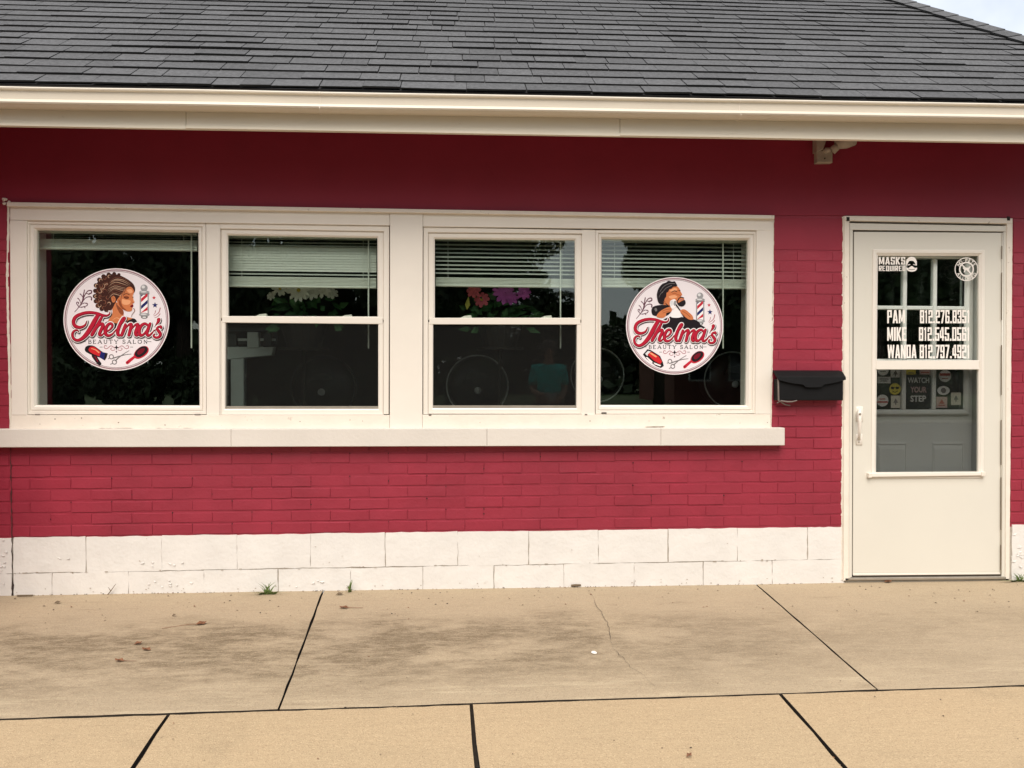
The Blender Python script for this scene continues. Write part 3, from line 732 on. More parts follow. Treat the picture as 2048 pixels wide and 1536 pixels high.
def window_unit(ow, glass_q, ymid=None, low_q=None, name_l=None):
    """ow: outer px quad (tl, tr, br, bl); glass_q: px quad of the glass. ymid: pixel y of the meeting rail top at left and right"""
    win = empty_part('window', building, (W(*ow[3]) + W(*ow[2])) / 2)
    qo = Q((ow[0][0] + .8, ow[0][1] + 1.1), (ow[1][0] - .8, ow[1][1] + 1.1), (ow[2][0] - .8, ow[2][1] - 1), (ow[3][0] + .8, ow[3][1] - 1), .012)
    f = MB()
    if ymid is None:
        qi = Q(*glass_q, .03)
        f.ring(qo, qi, [(0, .05), (0, .006), (.04, .004), (.34, .004), (.40, .012), (.46, .012), (.52, .007), (.80, .008), (.97, .02), (1, .022), (1, .046)], M['vinyl'])
        obj('frame', f, win)
        p = MB(); g = Q(*glass_q, .034); p.slab([v + Vector((dx, 0, dz)) for v, dx, dz in zip(g, (-.004, .004, .004, -.004), (.004, .004, -.004, -.004))], .034, .040, M['glass'], .0004); obj('pane', p, win)
    else:
        inn = [(glass_q[0][0] - 13, glass_q[0][1] - 12), (glass_q[1][0] + 13, glass_q[1][1] - 12), (low_q[2][0] + 10, low_q[2][1] + 12), (low_q[3][0] - 10, low_q[3][1] + 12)]
        qi = Q(*inn, .012)
        f.ring(qo, qi, [(0, .05), (0, .006), (.05, .003), (.92, .003), (1, .006), (1, .046)], M['vinyl']); obj('frame', f, win)
        # upper sash
        us = MB(); uo = [inn[0], inn[1], (inn[1][0], ymid[1] + 4), (inn[0][0], ymid[0] + 4)]
        us.ring(Q(*uo, .016), Q(*glass_q, .016), [(0, .04), (0, .017), (.10, .014), (.75, .014), (1, .022), (1, .040)], M['vinyl']); obj('upper_sash', us, win)
        p = MB(); g = Q(*glass_q, .028); p.slab([v + Vector((dx, 0, dz)) for v, dx, dz in zip(g, (-.003, .003, .003, -.003), (.003, .003, -.003, -.003))], .028, .033, M['glass'], .0004); obj('pane', p, win)
        # meeting rail
        mr = MB(); mr.slab(Q((inn[0][0] + 2, ymid[0]), (inn[1][0] - 2, ymid[1]), (inn[1][0] - 2, ymid[1] + 12.5), (inn[0][0] + 2, ymid[0] + 12.5), .010), .010, .05, M['vinyl'], .0015); obj('meeting_rail', mr, win)
        # lower sash
        lo = [(inn[0][0], low_q[0][1] - 3), (inn[1][0], low_q[1][1] - 3), inn[2], inn[3]]
        ls = MB(); ls.ring(Q(*lo, .03), Q(*low_q, .03), [(0, .055), (0, .016), (.10, .012), (.8, .012), (1, .016), (1, .055)], M['vinyl']); obj('lower_sash', ls, win)
        p = MB(); g = Q(*low_q, .046); p.slab([v + Vector((dx, 0, dz)) for v, dx, dz in zip(g, (-.003, .003, .003, -.003), (.003, .003, -.003, -.003))], .046, .051, M['glass'], .0004); obj('pane', p, win)
        sc = MB(); g = Q(*low_q, .02); sc.add([(v.x, .0205, v.z) for v in g], [(0, 3, 2, 1)], M['screen']); sc.add([(v.x, .0215, v.z) for v in g], [(0, 1, 2, 3)], M['screen']); obj('insect_screen', sc, win)
        bb = MB(); bb.slab(Q((low_q[3][0], low_q[3][1] - 5), (low_q[2][0], low_q[2][1] - 5), low_q[2], low_q[3], .018), .018, .03, M['alu'], .001); obj('screen_rail', bb, win)
        for t in (.22, .79):
            u = lerp(glass_q[3][0], glass_q[2][0], t); v = ymid[0] + (ymid[1] - ymid[0]) * t
            a = W(u - 13, v + 2, .06); b = W(u + 13, v + 2, .06)
            lk = MB(); lk.add([(a.x, .052, a.z), (b.x, .052, a.z), (b.x - .006, .052, a.z + .022), (a.x + .03, .052, a.z + .018), (a.x + .008, .052, a.z + .008),
                               (a.x, .085, a.z), (b.x, .085, a.z), (b.x - .006, .085, a.z + .022), (a.x + .03, .085, a.z + .018), (a.x + .008, .085, a.z + .008)],
                              [(4, 3, 2, 1, 0), (5, 6, 7, 8, 9), (0, 1, 6, 5), (1, 2, 7, 6), (2, 3, 8, 7), (3, 4, 9, 8), (4, 0, 5, 9)], M['vinyl']); obj('sash_lock', lk, win)
    return win
window_unit([(53, 440.5), (413, 446), (414, 829.5), (54, 830)], [(75, 460.5), (397.5, 465), (400, 811), (75, 810)])
window_unit([(440, 446), (779.5, 451.5), (778.5, 829), (439, 830)], [(455, 470), (754.5, 475.5), (755, 633), (456, 632)], (632.5, 635.5), [(452.5, 645), (757, 648.5), (757, 817.5), (452, 817.5)])
window_unit([(846, 453), (1166, 459.5), (1166, 829), (845.5, 829)], [(869.5, 477.5), (1150, 480), (1150.5, 635.5), (869.5, 635.5)], (636, 636.5), [(866.5, 647.5), (1153, 648.5), (1152, 816), (866, 816)])
window_unit([(1190, 459.5), (1513.5, 461), (1511.5, 828), (1190, 829)], [(1203, 478.5), (1495, 480.5), (1490.5, 810.5), (1200.5, 810)])
# black debris and plugs in the lower track
for (u, v, m, wpx, hpx) in ((1208, 826, 'dark', 10, 1.3), (395, 829, 'rust', 12, 1.2), (75, 829, 'rust', 9, 1.0), (860, 830, 'rust', 5, 1.2), (1172, 829, 'rust', 5, 1.2)):
    b = MB(); b.slab(QR(u - wpx / 2, v - hpx, u + wpx / 2, v + hpx, -.011), -.0125, -.009, M[m], .0004); obj('weep_slot', b, building)
for (ua, va, ub, vb, th) in ((58, 413.2, 168, 415.4, 1.0), (188, 415.6, 255, 417.0, 1.3), (262, 417, 420, 419.6, 1.1), (430, 419.8, 560, 422, .7), (900, 427.6, 1010, 429, .6), (1330, 434.5, 1500, 437, .6),
                            (195, 857.2, 268, 857, 1.1), (308, 857, 392, 856.8, 1.2), (470, 857.5, 560, 857.2, .8), (690, 857, 770, 856.6, .7), (1290, 854, 1330, 853.6, 1.0)):
    b = MB(); n_ = 9; vs = []; fs = []
    for i in range(n_ + 1):
        t_ = i / n_; u, v = lerp(ua, ub, t_), lerp(va, vb, t_); h_ = th * random.uniform(.25, 1.0) * (.2 if i in (0, n_) else 1)
        yy = -.0112 if v > 800 else -.0092
        vs += [W(u, v - h_, yy), W(u, v + h_, yy)]
        if i: fs.append((2 * i - 2, 2 * i - 1, 2 * i + 1, 2 * i))
    b.add(vs, fs, mat('open_paint_crack', (.11, .075, .045), .9) if 'open_paint_crack' not in bpy.data.materials else bpy.data.materials['open_paint_crack']); recalc(obj('paint_crack', b, building))
for (u, v) in ((110, 838), (163, 836), (237, 845), (330, 850), (600, 843), (700, 840), (960, 845), (1180, 842), (1298, 842), (1480, 846), (80, 848), (725, 842), (1535, 845)):
    b = MB(); r_ = random.uniform(.7, 1.5); b.add([W(u + r_ * math.cos(k), v + r_ * math.sin(k) * .8, -.0108) for k in (0, 1.05, 2.1, 3.14, 4.2, 5.2)], [(0, 1, 2, 3, 4, 5)], bpy.data.materials['open_paint_crack']); recalc(obj('nail_hole', b, building))
# ragged caulk beads
def caulk(pts, Y, wmin, wmax, seed, m='caulk'):
    rnd = random.Random(seed); mb = MB(); vs = []; fs = []; out = []
    for a, b in zip(pts, pts[1:]):
        nst = max(2, int(math.hypot(b[0] - a[0], b[1] - a[1]) / 9))
        out += [(lerp(a[0], b[0], i / nst), lerp(a[1], b[1], i / nst)) for i in range(nst)]
    out.append(pts[-1]); dx, dy = pts[-1][0] - pts[0][0], pts[-1][1] - pts[0][1]; ln = math.hypot(dx, dy); nx, ny = -dy / ln, dx / ln
    for i, (u, v) in enumerate(out):
        a_, b_ = rnd.uniform(wmin, wmax), rnd.uniform(wmin, wmax)
        p, c, q = W(u - nx * a_, v - ny * a_, Y), W(u, v, Y), W(u + nx * b_, v + ny * b_, Y)
        vs += [(p.x, .004, p.z), (c.x, Y - rnd.uniform(0, .003), c.z), (q.x, .004, q.z)]
        if i:
            k = 3 * i; fs += [(k - 3, k, k + 1, k - 2), (k - 2, k + 1, k + 2, k - 1)]
    mb.add(vs, fs, M[m]); return recalc(obj('caulk_bead', mb, building, smooth=True))
caulk([(15.5, 412), (13, 560), (16, 700), (20, 857)], -.006, 2, 4.2, 1)
caulk([(1547.5, 438), (1546.5, 640), (1542.5, 857)], -.006, 1, 3.0, 2)
cb = MB(); p = W(13, 405, -.03)
for k in range(7):
    a = W(13 + random.uniform(-7, 6), 404 + random.uniform(-6, 5), -.022); cb.lathe([(0, -.006), (.006, -.004), (.008, 0), (.005, .005), (0, .006)], a, (random.uniform(-1, 1), random.uniform(-1, 1), .6), M['caulk'], 6)
obj('caulk_blob', cb, building)

# --- entrance: frame, storm door, inner door
DY = .004
def bd(px, yf, yb, m, name='door_frame', c=.0015):
    o = MB(); o.slab(Q(*px, yf), yf, yb, m, c); return obj(name, o, building)
bd([(1689, 439), (1699, 441), (1697.5, 1160), (1687, 1162)], -.012, .06, M['trim_old'])
bd([(2014, 447), (2025, 448), (2019, 1158), (2011, 1158)], -.012, .06, M['trim_old'])
bd([(1689, 431.5), (2025, 436.5), (2025, 447.5), (1689, 441)], -.016, .06, M['trim_old'])
bd([(1699.5, 446), (2014, 452), (2014, 463), (1699.5, 459.5)], -.006, .05, M['door'], 'door_rail')
bd([(1699.5, 459.8), (1706, 460), (1704, 1154), (1697.5, 1157)], -.006, .05, M['door'], 'door_rail')
bd([(2008, 463.5), (2014, 463.5), (2010.5, 1153), (2003.5, 1153)], -.006, .05, M['door'], 'door_rail')
caulk([(1688, 433), (1687.5, 700), (1684.5, 1160)], -.009, 1.0, 3.2, 5)
caulk([(2025, 437), (2021.5, 800), (2018.5, 1156)], -.009, .8, 2.2, 6)
for (u, v) in ((1696, 438), (2017, 437)):
    nm = MB(); nm.slab(QR(u - 3, v - 4, u + 3, v + 4, -.016), -.0175, -.015, M['dark'], .0003); obj('open_joint', nm, building)
th_ = MB(); th_.slab(Q((1690, 1156), (2012, 1153), (2012, 1158), (1690, 1161), -.01), -.012, .10, M['alu'], .002); obj('threshold', th_, building)
th2 = MB(); th2.slab(Q((1690, 1160.5), (2012, 1157.5), (2012, 1170), (1690, 1172), .004), .004, .12, M['kerb'], .002); obj('door_step', th2, building)

sdoor = empty_part('storm_door', building, W(1856, 1153))
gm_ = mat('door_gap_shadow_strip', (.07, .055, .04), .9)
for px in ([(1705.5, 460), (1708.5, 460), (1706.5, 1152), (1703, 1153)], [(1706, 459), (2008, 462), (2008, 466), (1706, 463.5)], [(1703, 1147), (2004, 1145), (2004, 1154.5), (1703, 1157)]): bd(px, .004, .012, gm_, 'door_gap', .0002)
SO = [(1708.3, 463.6), (2006, 465.6), (2002, 1148), (1705.8, 1150)]
GU = [(1756, 511.5), (1958, 511.5), (1957, 720.5), (1754.5, 721)]       # upper glass
GL = [(1753.5, 739), (1957.5, 739), (1957, 943.5), (1752, 945)]         # lower glass
dm = MB()
def panel_with(px): dm.slab(Q(*px, -.002), -.002, .035, M['door'], .0012)
yA, yB = 498, 954
dmq = Q(*SO, -.002)
# leaf as one sheet with an opening
oq = Q((1745, 499), (1969, 500), (1966, 956), (1742, 957), -.002)
leaf = MB(); leaf.ring(dmq, oq, [(0, .035), (0, 0), (.03, -.002), (1, -.002), (1, .03)], M['door']); obj('leaf', leaf, sdoor)
inf = MB(); inf.ring(Q((1745, 499), (1969, 500), (1966, 956), (1742, 957), -.002), Q(GU[0], GU[1], GL[2], GL[3], .002), [(0, .0), (0, -.006), (.12, -.008), (.55, -.007), (.9, .002), (1, .004), (1, .02)], M['vinyl']); obj('glazing_frame', inf, sdoor)
mrail = MB(); mrail.slab(Q((1753, 721), (1958.5, 720.5), (1958.5, 739), (1752, 739), -.0055), -.0055, .022, M['vinyl'], .002); obj('cross_rail', mrail, sdoor)
led = MB(); led.slab(Q((1738, 946.5), (1971, 944), (1971, 951), (1738, 954), -.02), -.022, -.001, M['vinyl'], .002)
led.slab(Q((1737, 947), (1744, 946.8), (1744, 955), (1737, 955.4), -.024), -.026, -.001, M['trim_old'], .001); led.slab(Q((1963, 944), (1970, 944), (1970, 952), (1963, 952.4), -.024), -.026, -.001, M['trim_old'], .001)
obj('ledge', led, sdoor)
for gq, nm, yy in ((GU, 'pane', .010), (GL, 'pane', .012)):
    p = MB(); g = Q(*gq, yy); p.slab([v + Vector((dx, 0, dz)) for v, dx, dz in zip(g, (-.003, .003, .003, -.003), (.003, .003, -.003, -.003))], yy, yy + .004, M['glass_door'], .0004); obj(nm, p, sdoor)
sc = MB(); g = Q(*GL, .02); sc.add([(v.x, .0195, v.z) for v in g], [(0, 3, 2, 1)], M['screen_door']); sc.add([(v.x, .0205, v.z) for v in g], [(0, 1, 2, 3)], M['screen_door']); obj('insect_screen', sc, sdoor)
sw = MB(); sw.slab(Q((1706, 1147.5), (2002, 1145.5), (2002, 1148.5), (1706, 1150.5), -.004), -.005, .0, M['vinyl'], .001); obj('sweep', sw, sdoor)
# piano hinge with dark knuckle gaps
hb = MB(); hb.tube([W(2005.5, 466, -.006), W(2001.5, 1148, -.006)], .0042, M['door'], 8); hn = obj('hinge', hb, sdoor, smooth=True)
for (a, b) in ((492, 518), (545, 640), (690, 790), (840, 930), (955, 1060), (1090, 1140)):
    s_ = MB(); s_.slab(Q((2004.2 - a * .0035 + 1, a), (2005.4 - a * .0035 + 1, a), (2005.4 - b * .0035 + 1, b), (2004.2 - b * .0035 + 1, b), -.012), -.0122, -.009, M['twig'], .0002); obj('knuckle_gap', s_, hn)
# pull handle
hx = MB()
def rod(pts, rr, m, n=10): hx.tube(pts, rr, m, n)
pt = lambda u, v, Y: W(u, v, Y)
hx.slab(QR(1712.5, 813, 1725.5, 843, -.004), -.008, -.001, M['vinyl'], .003)
hx.slab(QR(1712, 868, 1724.5, 890, -.004), -.008, -.001, M['vinyl'], .003)
rod([pt(1719, 820, -.006), pt(1719, 822, -.035), pt(1719, 830, -.05), pt(1719.5, 846, -.052), pt(1719, 862, -.048), pt(1718.5, 872, -.036), pt(1718, 878, -.006)], [.010, .011, .012, .0105, .008, .008, .009], M['vinyl'])
obj('handle', hx, sdoor, smooth=True)
kk = MB(); kk.lathe([(0, .002), (.006, .001), (.0065, -.004)], W(1720.5, 828, -.064), (0, -1, 0), M['alu'], 12); kk.lathe([(0, .002), (.004, .001), (.0045, -.004)], W(1718, 884, -.010), (0, -1, 0), M['alu'], 10)
obj('latch_button', kk, sdoor)

# inner door
IY = .074
idoor = empty_part('inner_door', building, W(1840, 1150, IY))
SD = lambda u, v, Y=IY: W(u, v, Y)
ib = MB()
xi0, xi1 = W(1690, 800, IY).x - .06, W(1944, 800, IY).x
zi1 = W(1850, 470, IY).z; zi0 = W(1850, 1152, IY).z
lt, lb = W(1850, 517, IY).z, W(1850, 819, IY).z          # lite opening
lx0, lx1 = W(1748, 700, IY).x, W(1927, 700, IY).x
zo = Vector((xi0, 0, zi1)), Vector((xi1, 0, zi1)), Vector((xi1, 0, zi0)), Vector((xi0, 0, zi0))
lo_ = Vector((lx0, 0, lt)), Vector((lx1, 0, lt)), Vector((lx1, 0, lb)), Vector((lx0, 0, lb))
ib.ring(zo, lo_, [(0, IY + .04), (0, IY), (1, IY), (1, IY + .04)], M['door_in'])
# raised lower panels
for (ua, ub) in ((1755, 1812), (1864, 1926)):
    q = Q((ua, 884), (ub, 884), (ub, 1090), (ua, 1090), IY); ce = sum(q, Vector()) / 4; qi = [lerp(p, ce, .14) for p in q]
    ib.ring(q, qi, [(0, IY - .0005), (.0, IY - .004), (.25, IY - .006), (.45, IY - .001), (1, IY - .006)], M['door_in']); ib.add([(p.x, IY - .006, p.z) for p in qi], [(0, 3, 2, 1)], M['door_in'])
obj('door_leaf', ib, idoor)
lf = MB(); q = lo_; qo = [p + Vector((dx, 0, dz)) for p, dx, dz in zip(lo_, (-.02, .034, .034, -.02), (.028, .028, -.034, -.034))]
lf.ring(qo, lo_, [(0, IY - .0005), (0, IY - .010), (.3, IY - .016), (.8, IY - .012), (1, IY - .004), (1, IY + .02)], M['door_in']); obj('lite_frame', lf, idoor)
MUX = [1808, 1868]; MUY = [616, 722]
for u in MUX:
    m_ = MB(); x = W(u, 660, IY).x; m_.box((x - .0125, IY - .010, lb + .0005), (x + .0125, IY + .018, lt - .0005), M['door_in'], .004); obj('muntin', m_, idoor)
xe = [lx0] + [W(u, 660, IY).x for u in MUX] + [lx1]
for v in MUY:
    z = W(1850, v, IY).z
    for a, b, ea, eb in ((xe[0], xe[1], .0005, .013), (xe[1], xe[2], .013, .013), (xe[2], xe[3], .013, .0005)):
        m_ = MB(); m_.box((a + ea, IY - .009, z - .0115), (b - eb, IY + .018, z + .0115), M['door_in'], .004); obj('muntin', m_, idoor)
pn = MB(); pn.box((lx0 - .004, IY + .005, lb - .004), (lx1 + .004, IY + .009, lt + .004), M['glass'], .0003); obj('pane', pn, idoor)
jb = MB()
jb.box((xi1 + .004, IY + .02, zi0 - .05), (xd1 + .12, IY + .075, zi1 + .12), M['door_in'])        # jamb right of the door
jb.box((xi1 + .012, IY - .02, zi0 - .05), (xi1 + .035, IY + .02, zi1 + .1), M['door_in'])
jb.box((xd0 - .10, IY + .02, zi1 + .004), (xi1 + .004, IY + .075, zi1 + .14), M['door_in'])
obj('jamb', jb, building)
rv = MB(); rv.box((xd1 - .012, .062, zi0), (xd1 + .01, .24, zd1), M['door_in']); rv.box((xd0 - .01, .062, zi0), (xd0 + .012, .24, zd1), M['door_in']); rv.box((xd0 + .012, .062, zd1 - .012), (xd1 - .012, .24, zd1 + .01), M['door_in'])
obj('reveal', rv, building)

# --- room behind the windows
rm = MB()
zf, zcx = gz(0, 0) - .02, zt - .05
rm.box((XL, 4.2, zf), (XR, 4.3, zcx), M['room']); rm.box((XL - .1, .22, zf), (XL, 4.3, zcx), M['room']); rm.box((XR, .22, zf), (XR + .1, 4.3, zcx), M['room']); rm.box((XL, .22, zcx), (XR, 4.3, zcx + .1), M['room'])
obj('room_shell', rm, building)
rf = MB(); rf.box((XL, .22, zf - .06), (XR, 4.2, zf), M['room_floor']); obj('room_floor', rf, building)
# inner linings of the window opening
li = MB()
ZS0, ZS1 = W(800, 838, .1).z, W(800, 455, .1).z
for u in (64, 427, 812, 1178, 1502):
    x = W(u, 640, .1).x; hw = .022 if u in (427, 1178) else (.07 if u == 812 else .012)
    li.box((x - hw, .056, ZS0 + .022), (x + hw, .23, ZS1 - .002), M['vinyl'])
li.box((xw0, .056, ZS0), (xw1, .26, ZS0 + .02), M['vinyl']); li.box((xw0, .056, ZS1), (xw1, .23, ZS1 + .02), M['vinyl'])
obj('window_lining', li, building)

# ================================================================== BLINDS
def blind(label, u0_, u1_, slats, stacks, wand_u, vt, wand_v):
    """slats: [(pixel y left, slant degrees)], stacks: [(pixel top, pixel bottom)] of bunched slats with bottom rail"""
    BY = .125
    t = thing('window_blind', label, 'window blind', W((u0_ + u1_) / 2, vt - 18, BY), 'raised slatted blinds inside the four windows')
    x0, x1 = W(u0_, 560, BY).x, W(u1_, 560, BY).x
    sk = (W(u1_, 560).z - W(u1_, 564).z) / 4     # metres per pixel
    hr = MB(); z = W(u0_, vt - 14, BY).z; hr.box((x0, BY - .02, z - .012), (x1, BY + .02, z + .022), M['blind'], .002); obj('head_rail', hr, t)
    drop = lambda v, u: v + (u - u0_) * .012
    for (v, ang) in slats:
        m_ = MB(); zl_, zr_ = W(u0_, v, BY).z, W(u1_, drop(v, u1_), BY).z; w_ = .0125; n = 3; vs = []
        for x, z in ((x0, zl_), (x1, zr_)):
            for k in range(n):
                tt = (k / (n - 1) - .5) * 2; vs.append((x, BY + tt * w_ * math.cos(R(ang)), z + tt * w_ * math.sin(R(ang)) + .0015 * (1 - tt * tt)))
        m_.add(vs, [(0, 1, 4, 3), (1, 2, 5, 4)], M['blind']); obj('slat', m_, t)
    for (va, vb) in stacks:
        m_ = MB(); k = va
        n = max(3, int((vb - va) / 3.2))
        for q in range(n):
            a = lerp(va, vb - 5, q / n); b = a + (vb - 5 - va) / n * .8
            m_.slab(Q((u0_, a), (u1_, drop(a, u1_)), (u1_, drop(b, u1_)), (u0_, b), BY), BY - .012 - .002 * (q % 2), BY + .012, M['blind'], .0012)
        obj('slat_stack', m_, t)
        m_ = MB(); m_.slab(Q((u0_, vb - 5), (u1_, drop(vb - 5, u1_)), (u1_, drop(vb, u1_)), (u0_, vb), BY), BY - .016, BY + .012, M['blind'], .003); obj('bottom_rail', m_, t)
    vb = stacks[-1][1]
    for f in (.09, .91):
        u = lerp(u0_, u1_, f); m_ = MB(); m_.tube([W(u, vt - 12, BY - .018), W(u, drop(vb - 4, u), BY - .018)], .0012, M['blind'], 5); obj('cord', m_, t)
    m_ = MB(); m_.tube([W(wand_u, vt - 8, BY - .03), W(wand_u, wand_v, BY - .03)], .0042, M['blind'], 6); obj('wand', m_, t)
blind('blind pulled almost to the top behind the woman logo window', 78, 396, [(470, 8), (474, 10)], [(478, 499)], 383, 476, 696)
blind('blind with a closed flat band of slats above the white flowers', 457, 753, [(477, 22), (484, 24), (490, 30)] + [(496 + k * 5.2, 66 + (k * 5 % 4) * 2) for k in range(9)] + [(547, 26)], [(553, 574)], 737, 485, 697)
blind('blind with open slats above the purple flowers', 871, 1149, [(481 + k * 8.1, 27 + (k * 7 % 5)) for k in range(9)], [(555, 573)], 1121, 490, 697)
blind('blind with open slats behind the bearded man logo window', 1203, 1493, [(484 + k * 8.1, 27 + (k * 7 % 5)) for k in range(9)], [(556, 575)], 1446, 492, 697)

# ================================================================== INSIDE: flowers, scale, hood dryers
def flower(mb, c, r, n, m, mc, tilt, rnd, layers=1):
    c = Vector(c); ax = Vector((rnd.uniform(-.4, .4), -1, tilt)).normalized(); a = ax.orthogonal().normalized(); b = ax.cross(a)
    for L_ in range(layers):
        rr = r * (1 - .28 * L_)
        for k in range(n):
            t = 2 * math.pi * (k + .4 * L_) / n + rnd.uniform(-.12, .12); d = a * math.cos(t) + b * math.sin(t); s_ = ax.cross(d); w_ = rr * 2.4 / n
            kk_ = ax * .004 * L_
            mb.add([c + kk_, c + d * rr * .45 + s_ * w_ * .8 + ax * .18 * rr + kk_, c + d * rr * .85 + s_ * w_ * .75 + ax * .16 * rr + kk_, c + d * rr + ax * .06 * rr + kk_, c + d * rr * .85 - s_ * w_ * .75 + ax * .16 * rr + kk_, c + d * rr * .45 - s_ * w_ * .8 + ax * .18 * rr + kk_], [(0, 1, 2, 3, 4, 5)], m)
    mb.lathe([(0, r * .22), (r * .16, r * .14), (r * .2, 0)], c, ax, mc, 8)
def leafpoly(mb, c, d, l_, w_, m, bend):
    c = Vector(c); d = Vector(d).normalized(); s_ = d.cross(Vector((0, -1, .2))).normalized(); k = Vector((0, -bend, -bend)) * l_
    mb.add([c, c + d * l_ * .4 + s_ * w_ + k * .2, c + d * l_ + k, c + d * l_ * .4 - s_ * w_ + k * .2, c + d * l_ * .45 + k * .1 + Vector((0, -.006, 0))], [(0, 1, 4), (1, 2, 4), (2, 3, 4), (3, 0, 4)], m)
def arrangement(label, u, blooms, seed, yleaf=None):
    FY = .42; rnd = random.Random(seed); base = W(u, 652, FY)
    t = thing('flower_arrangement', label, 'flowers', base, 'flower arrangements inside the middle windows')
    pm = MB(); pm.lathe([(0, -.03), (.10, -.03), (.14, .10), (.145, .115), (.13, .115), (.12, .09)], base - Vector((0, 0, .10)), (0, 0, 1), M['planter'], 20); obj('bowl', pm, t)
    st = MB(); st.tube([base - Vector((0, 0, .13)), (base.x, FY, gz(base.x, 0) + .0)], .011, M['planter'], 8); st.lathe([(0, .0), (.16, .0), (.16, .02), (0, .02)], (base.x, FY, gz(base.x, 0) - .018), (0, 0, 1), M['planter'], 20); st.lathe([(0, 0), (.15, 0), (.15, .015), (0, .015)], base - Vector((0, 0, .148)), (0, 0, 1), M['planter'], 20)
    obj('pedestal', st, t)
    lv_ = MB()
    for k in range(70):
        a = rnd.uniform(0, 2 * math.pi); rr = rnd.uniform(.0, .2)
        p = base + Vector((math.cos(a) * rr * 1.15, math.sin(a) * rr * .5, rnd.uniform(-.02, .17)))
        leafpoly(lv_, p, (math.cos(a), -.4, rnd.uniform(-.5, .7)), rnd.uniform(.05, .1), rnd.uniform(.012, .024), M['leaf_green'], rnd.uniform(0, .3))
    obj('foliage', lv_, t)
    for (bu, bv, r_, n, m, mc, ly) in blooms:
        fmb = MB(); flower(fmb, W(bu, bv, FY - .13), r_, n, M[m], M[mc], rnd.uniform(.1, .6), rnd, ly); obj('bloom', fmb, t)
    if yleaf:
        y_ = MB(); leafpoly(y_, W(yleaf[0], yleaf[1] + 14, FY - .14), (.1, 0, 1), .085, .016, M['leaf_yellow'], .05); obj('yellow_leaf', y_, t)
arrangement('white daisies with dark green leaves behind the second window', 608, [(560, 578, .05, 9, 'petal_white', 'petal_yellow', 1), (598, 581, .075, 13, 'petal_white', 'petal_yellow', 2), (627, 584, .06, 9, 'petal_white', 'petal_white', 2), (646, 580, .055, 9, 'petal_white', 'petal_white', 1), (664, 588, .04, 7, 'petal_white', 'petal_white', 1), (543, 592, .03, 7, 'petal_white', 'petal_white', 1)], 3)
arrangement('purple and coral silk flowers behind the third window', 1000, [(1008, 588, .080, 11, 'petal_purple', 'petal_purple', 3), (948, 582, .048, 8, 'petal_pink', 'petal_pink', 2), (964, 600, .05, 8, 'petal_pink', 'petal_yellow', 2), (1048, 586, .045, 8, 'petal_purple', 'petal_purple', 2), (1022, 597, .05, 8, 'petal_purple', 'petal_purple', 2)], 5, (934, 606))

# doctor's beam scale
SY = .75
sc_t = thing('beam_scale', 'grey upright beam scale standing inside the second window', 'weighing scale', (W(478, 720, SY).x, SY, gz(0, 0) - .02))
m_ = MB(); m_.slab(QR(464, 716, 490, 1330, SY), SY - .03, SY + .03, M['scale'], .004); obj('column', m_, sc_t)
m_ = MB(); m_.slab(Q((436, 694), (550, 694), (546, 711), (436, 721), SY), SY - .035, SY + .035, M['scale'], .003); obj('cross_head', m_, sc_t)
m_ = MB(); qo = QR(430, 656, 554, 688, SY); qi = QR(437, 662, 547, 680, SY); m_.ring(qo, qi, [(0, SY + .01), (0, SY - .01), (1, SY - .01), (1, SY + .01)], M['scale_dark']); obj('beam_frame', m_, sc_t)
m_ = MB(); m_.slab(QR(432, 677, 552, 682, SY), SY - .016, SY + .004, M['scale'], .001); obj('beam', m_, sc_t)
for (a, b) in ((498, 521),): m_ = MB(); m_.slab(QR(a, 665, b, 696, SY), SY - .045, SY + .01, M['scale'], .003); obj('poise', m_, sc_t)
for (a, b) in ((459, 476), (530, 545)): m_ = MB(); m_.slab(QR(a, 667, b, 692, SY), SY - .04, SY + .01, M['scale_dark'], .003); obj('poise', m_, sc_t)
m_ = MB(); zz = gz(0, 0) - .02; xx = W(478, 720, SY).x; m_.box((xx - .17, SY - .5, zz), (xx + .17, SY + .08, zz + .08), M['scale'], .01); obj('platform', m_, sc_t)

DRY = 1.05
def dryer(label, u, v, r_px, rim='dryer_rim'):
    c = W(u, v, DRY); k = r_px / FPX * (DRY + 4.36)
    t = thing('hood_dryer', label, 'hair dryer', (c.x, DRY + .12, zf), 'hooded salon dryers in a row inside')
    m_ = MB(); m_.lathe([(0, .05 * 1), (k * .5, .04), (k * .8, .018), (k * .97, -.02), (k, -.06), (k * .98, -.2)], c, (0, -1, 0), M['dryer'], 40); obj('bonnet', m_, t, smooth=True)
    m_ = MB(); m_.lathe([(k * .985, -.022), (k * 1.02, -.014), (k * 1.035, -.022), (k * 1.02, -.034), (k * .985, -.03)], c, (0, -1, 0), M[rim], 48); obj('rim', m_, t, smooth=True)
    m_ = MB(); m_.lathe([(0, .012), (.022, .010), (.026, 0), (.026, -.03)], c + Vector((0, -.045, -.03)), (0, -1, 0), M['dryer_rim'], 16); obj('knob', m_, t, smooth=True)
    m_ = MB(); pts = [(-.085, .045), (-.06, .085), (0, .10), (.06, .088), (.075, .06), (.03, .05), (-.03, .055)]
    m_.add([(c.x + x, DRY - .062, c.z + z) for x, z in pts] + [(c.x + x, DRY - .03, c.z + z) for x, z in pts], [tuple(range(6, -1, -1))] + [(i, (i + 1) % 7, 7 + (i + 1) % 7, 7 + i) for i in range(7)], M['scale_dark']); obj('vent_badge', m_, t)
    m_ = MB(); m_.tube([(c.x, DRY + .14, c.z - .02), (c.x, DRY + .16, zf + .03)], .022, M['dryer'], 10); m_.lathe([(0, 0), (.24, 0), (.24, .02), (.05, .04), (0, .04)], (c.x, DRY + .16, zf), (0, 0, 1), M['dryer'], 24); obj('stand', m_, t)
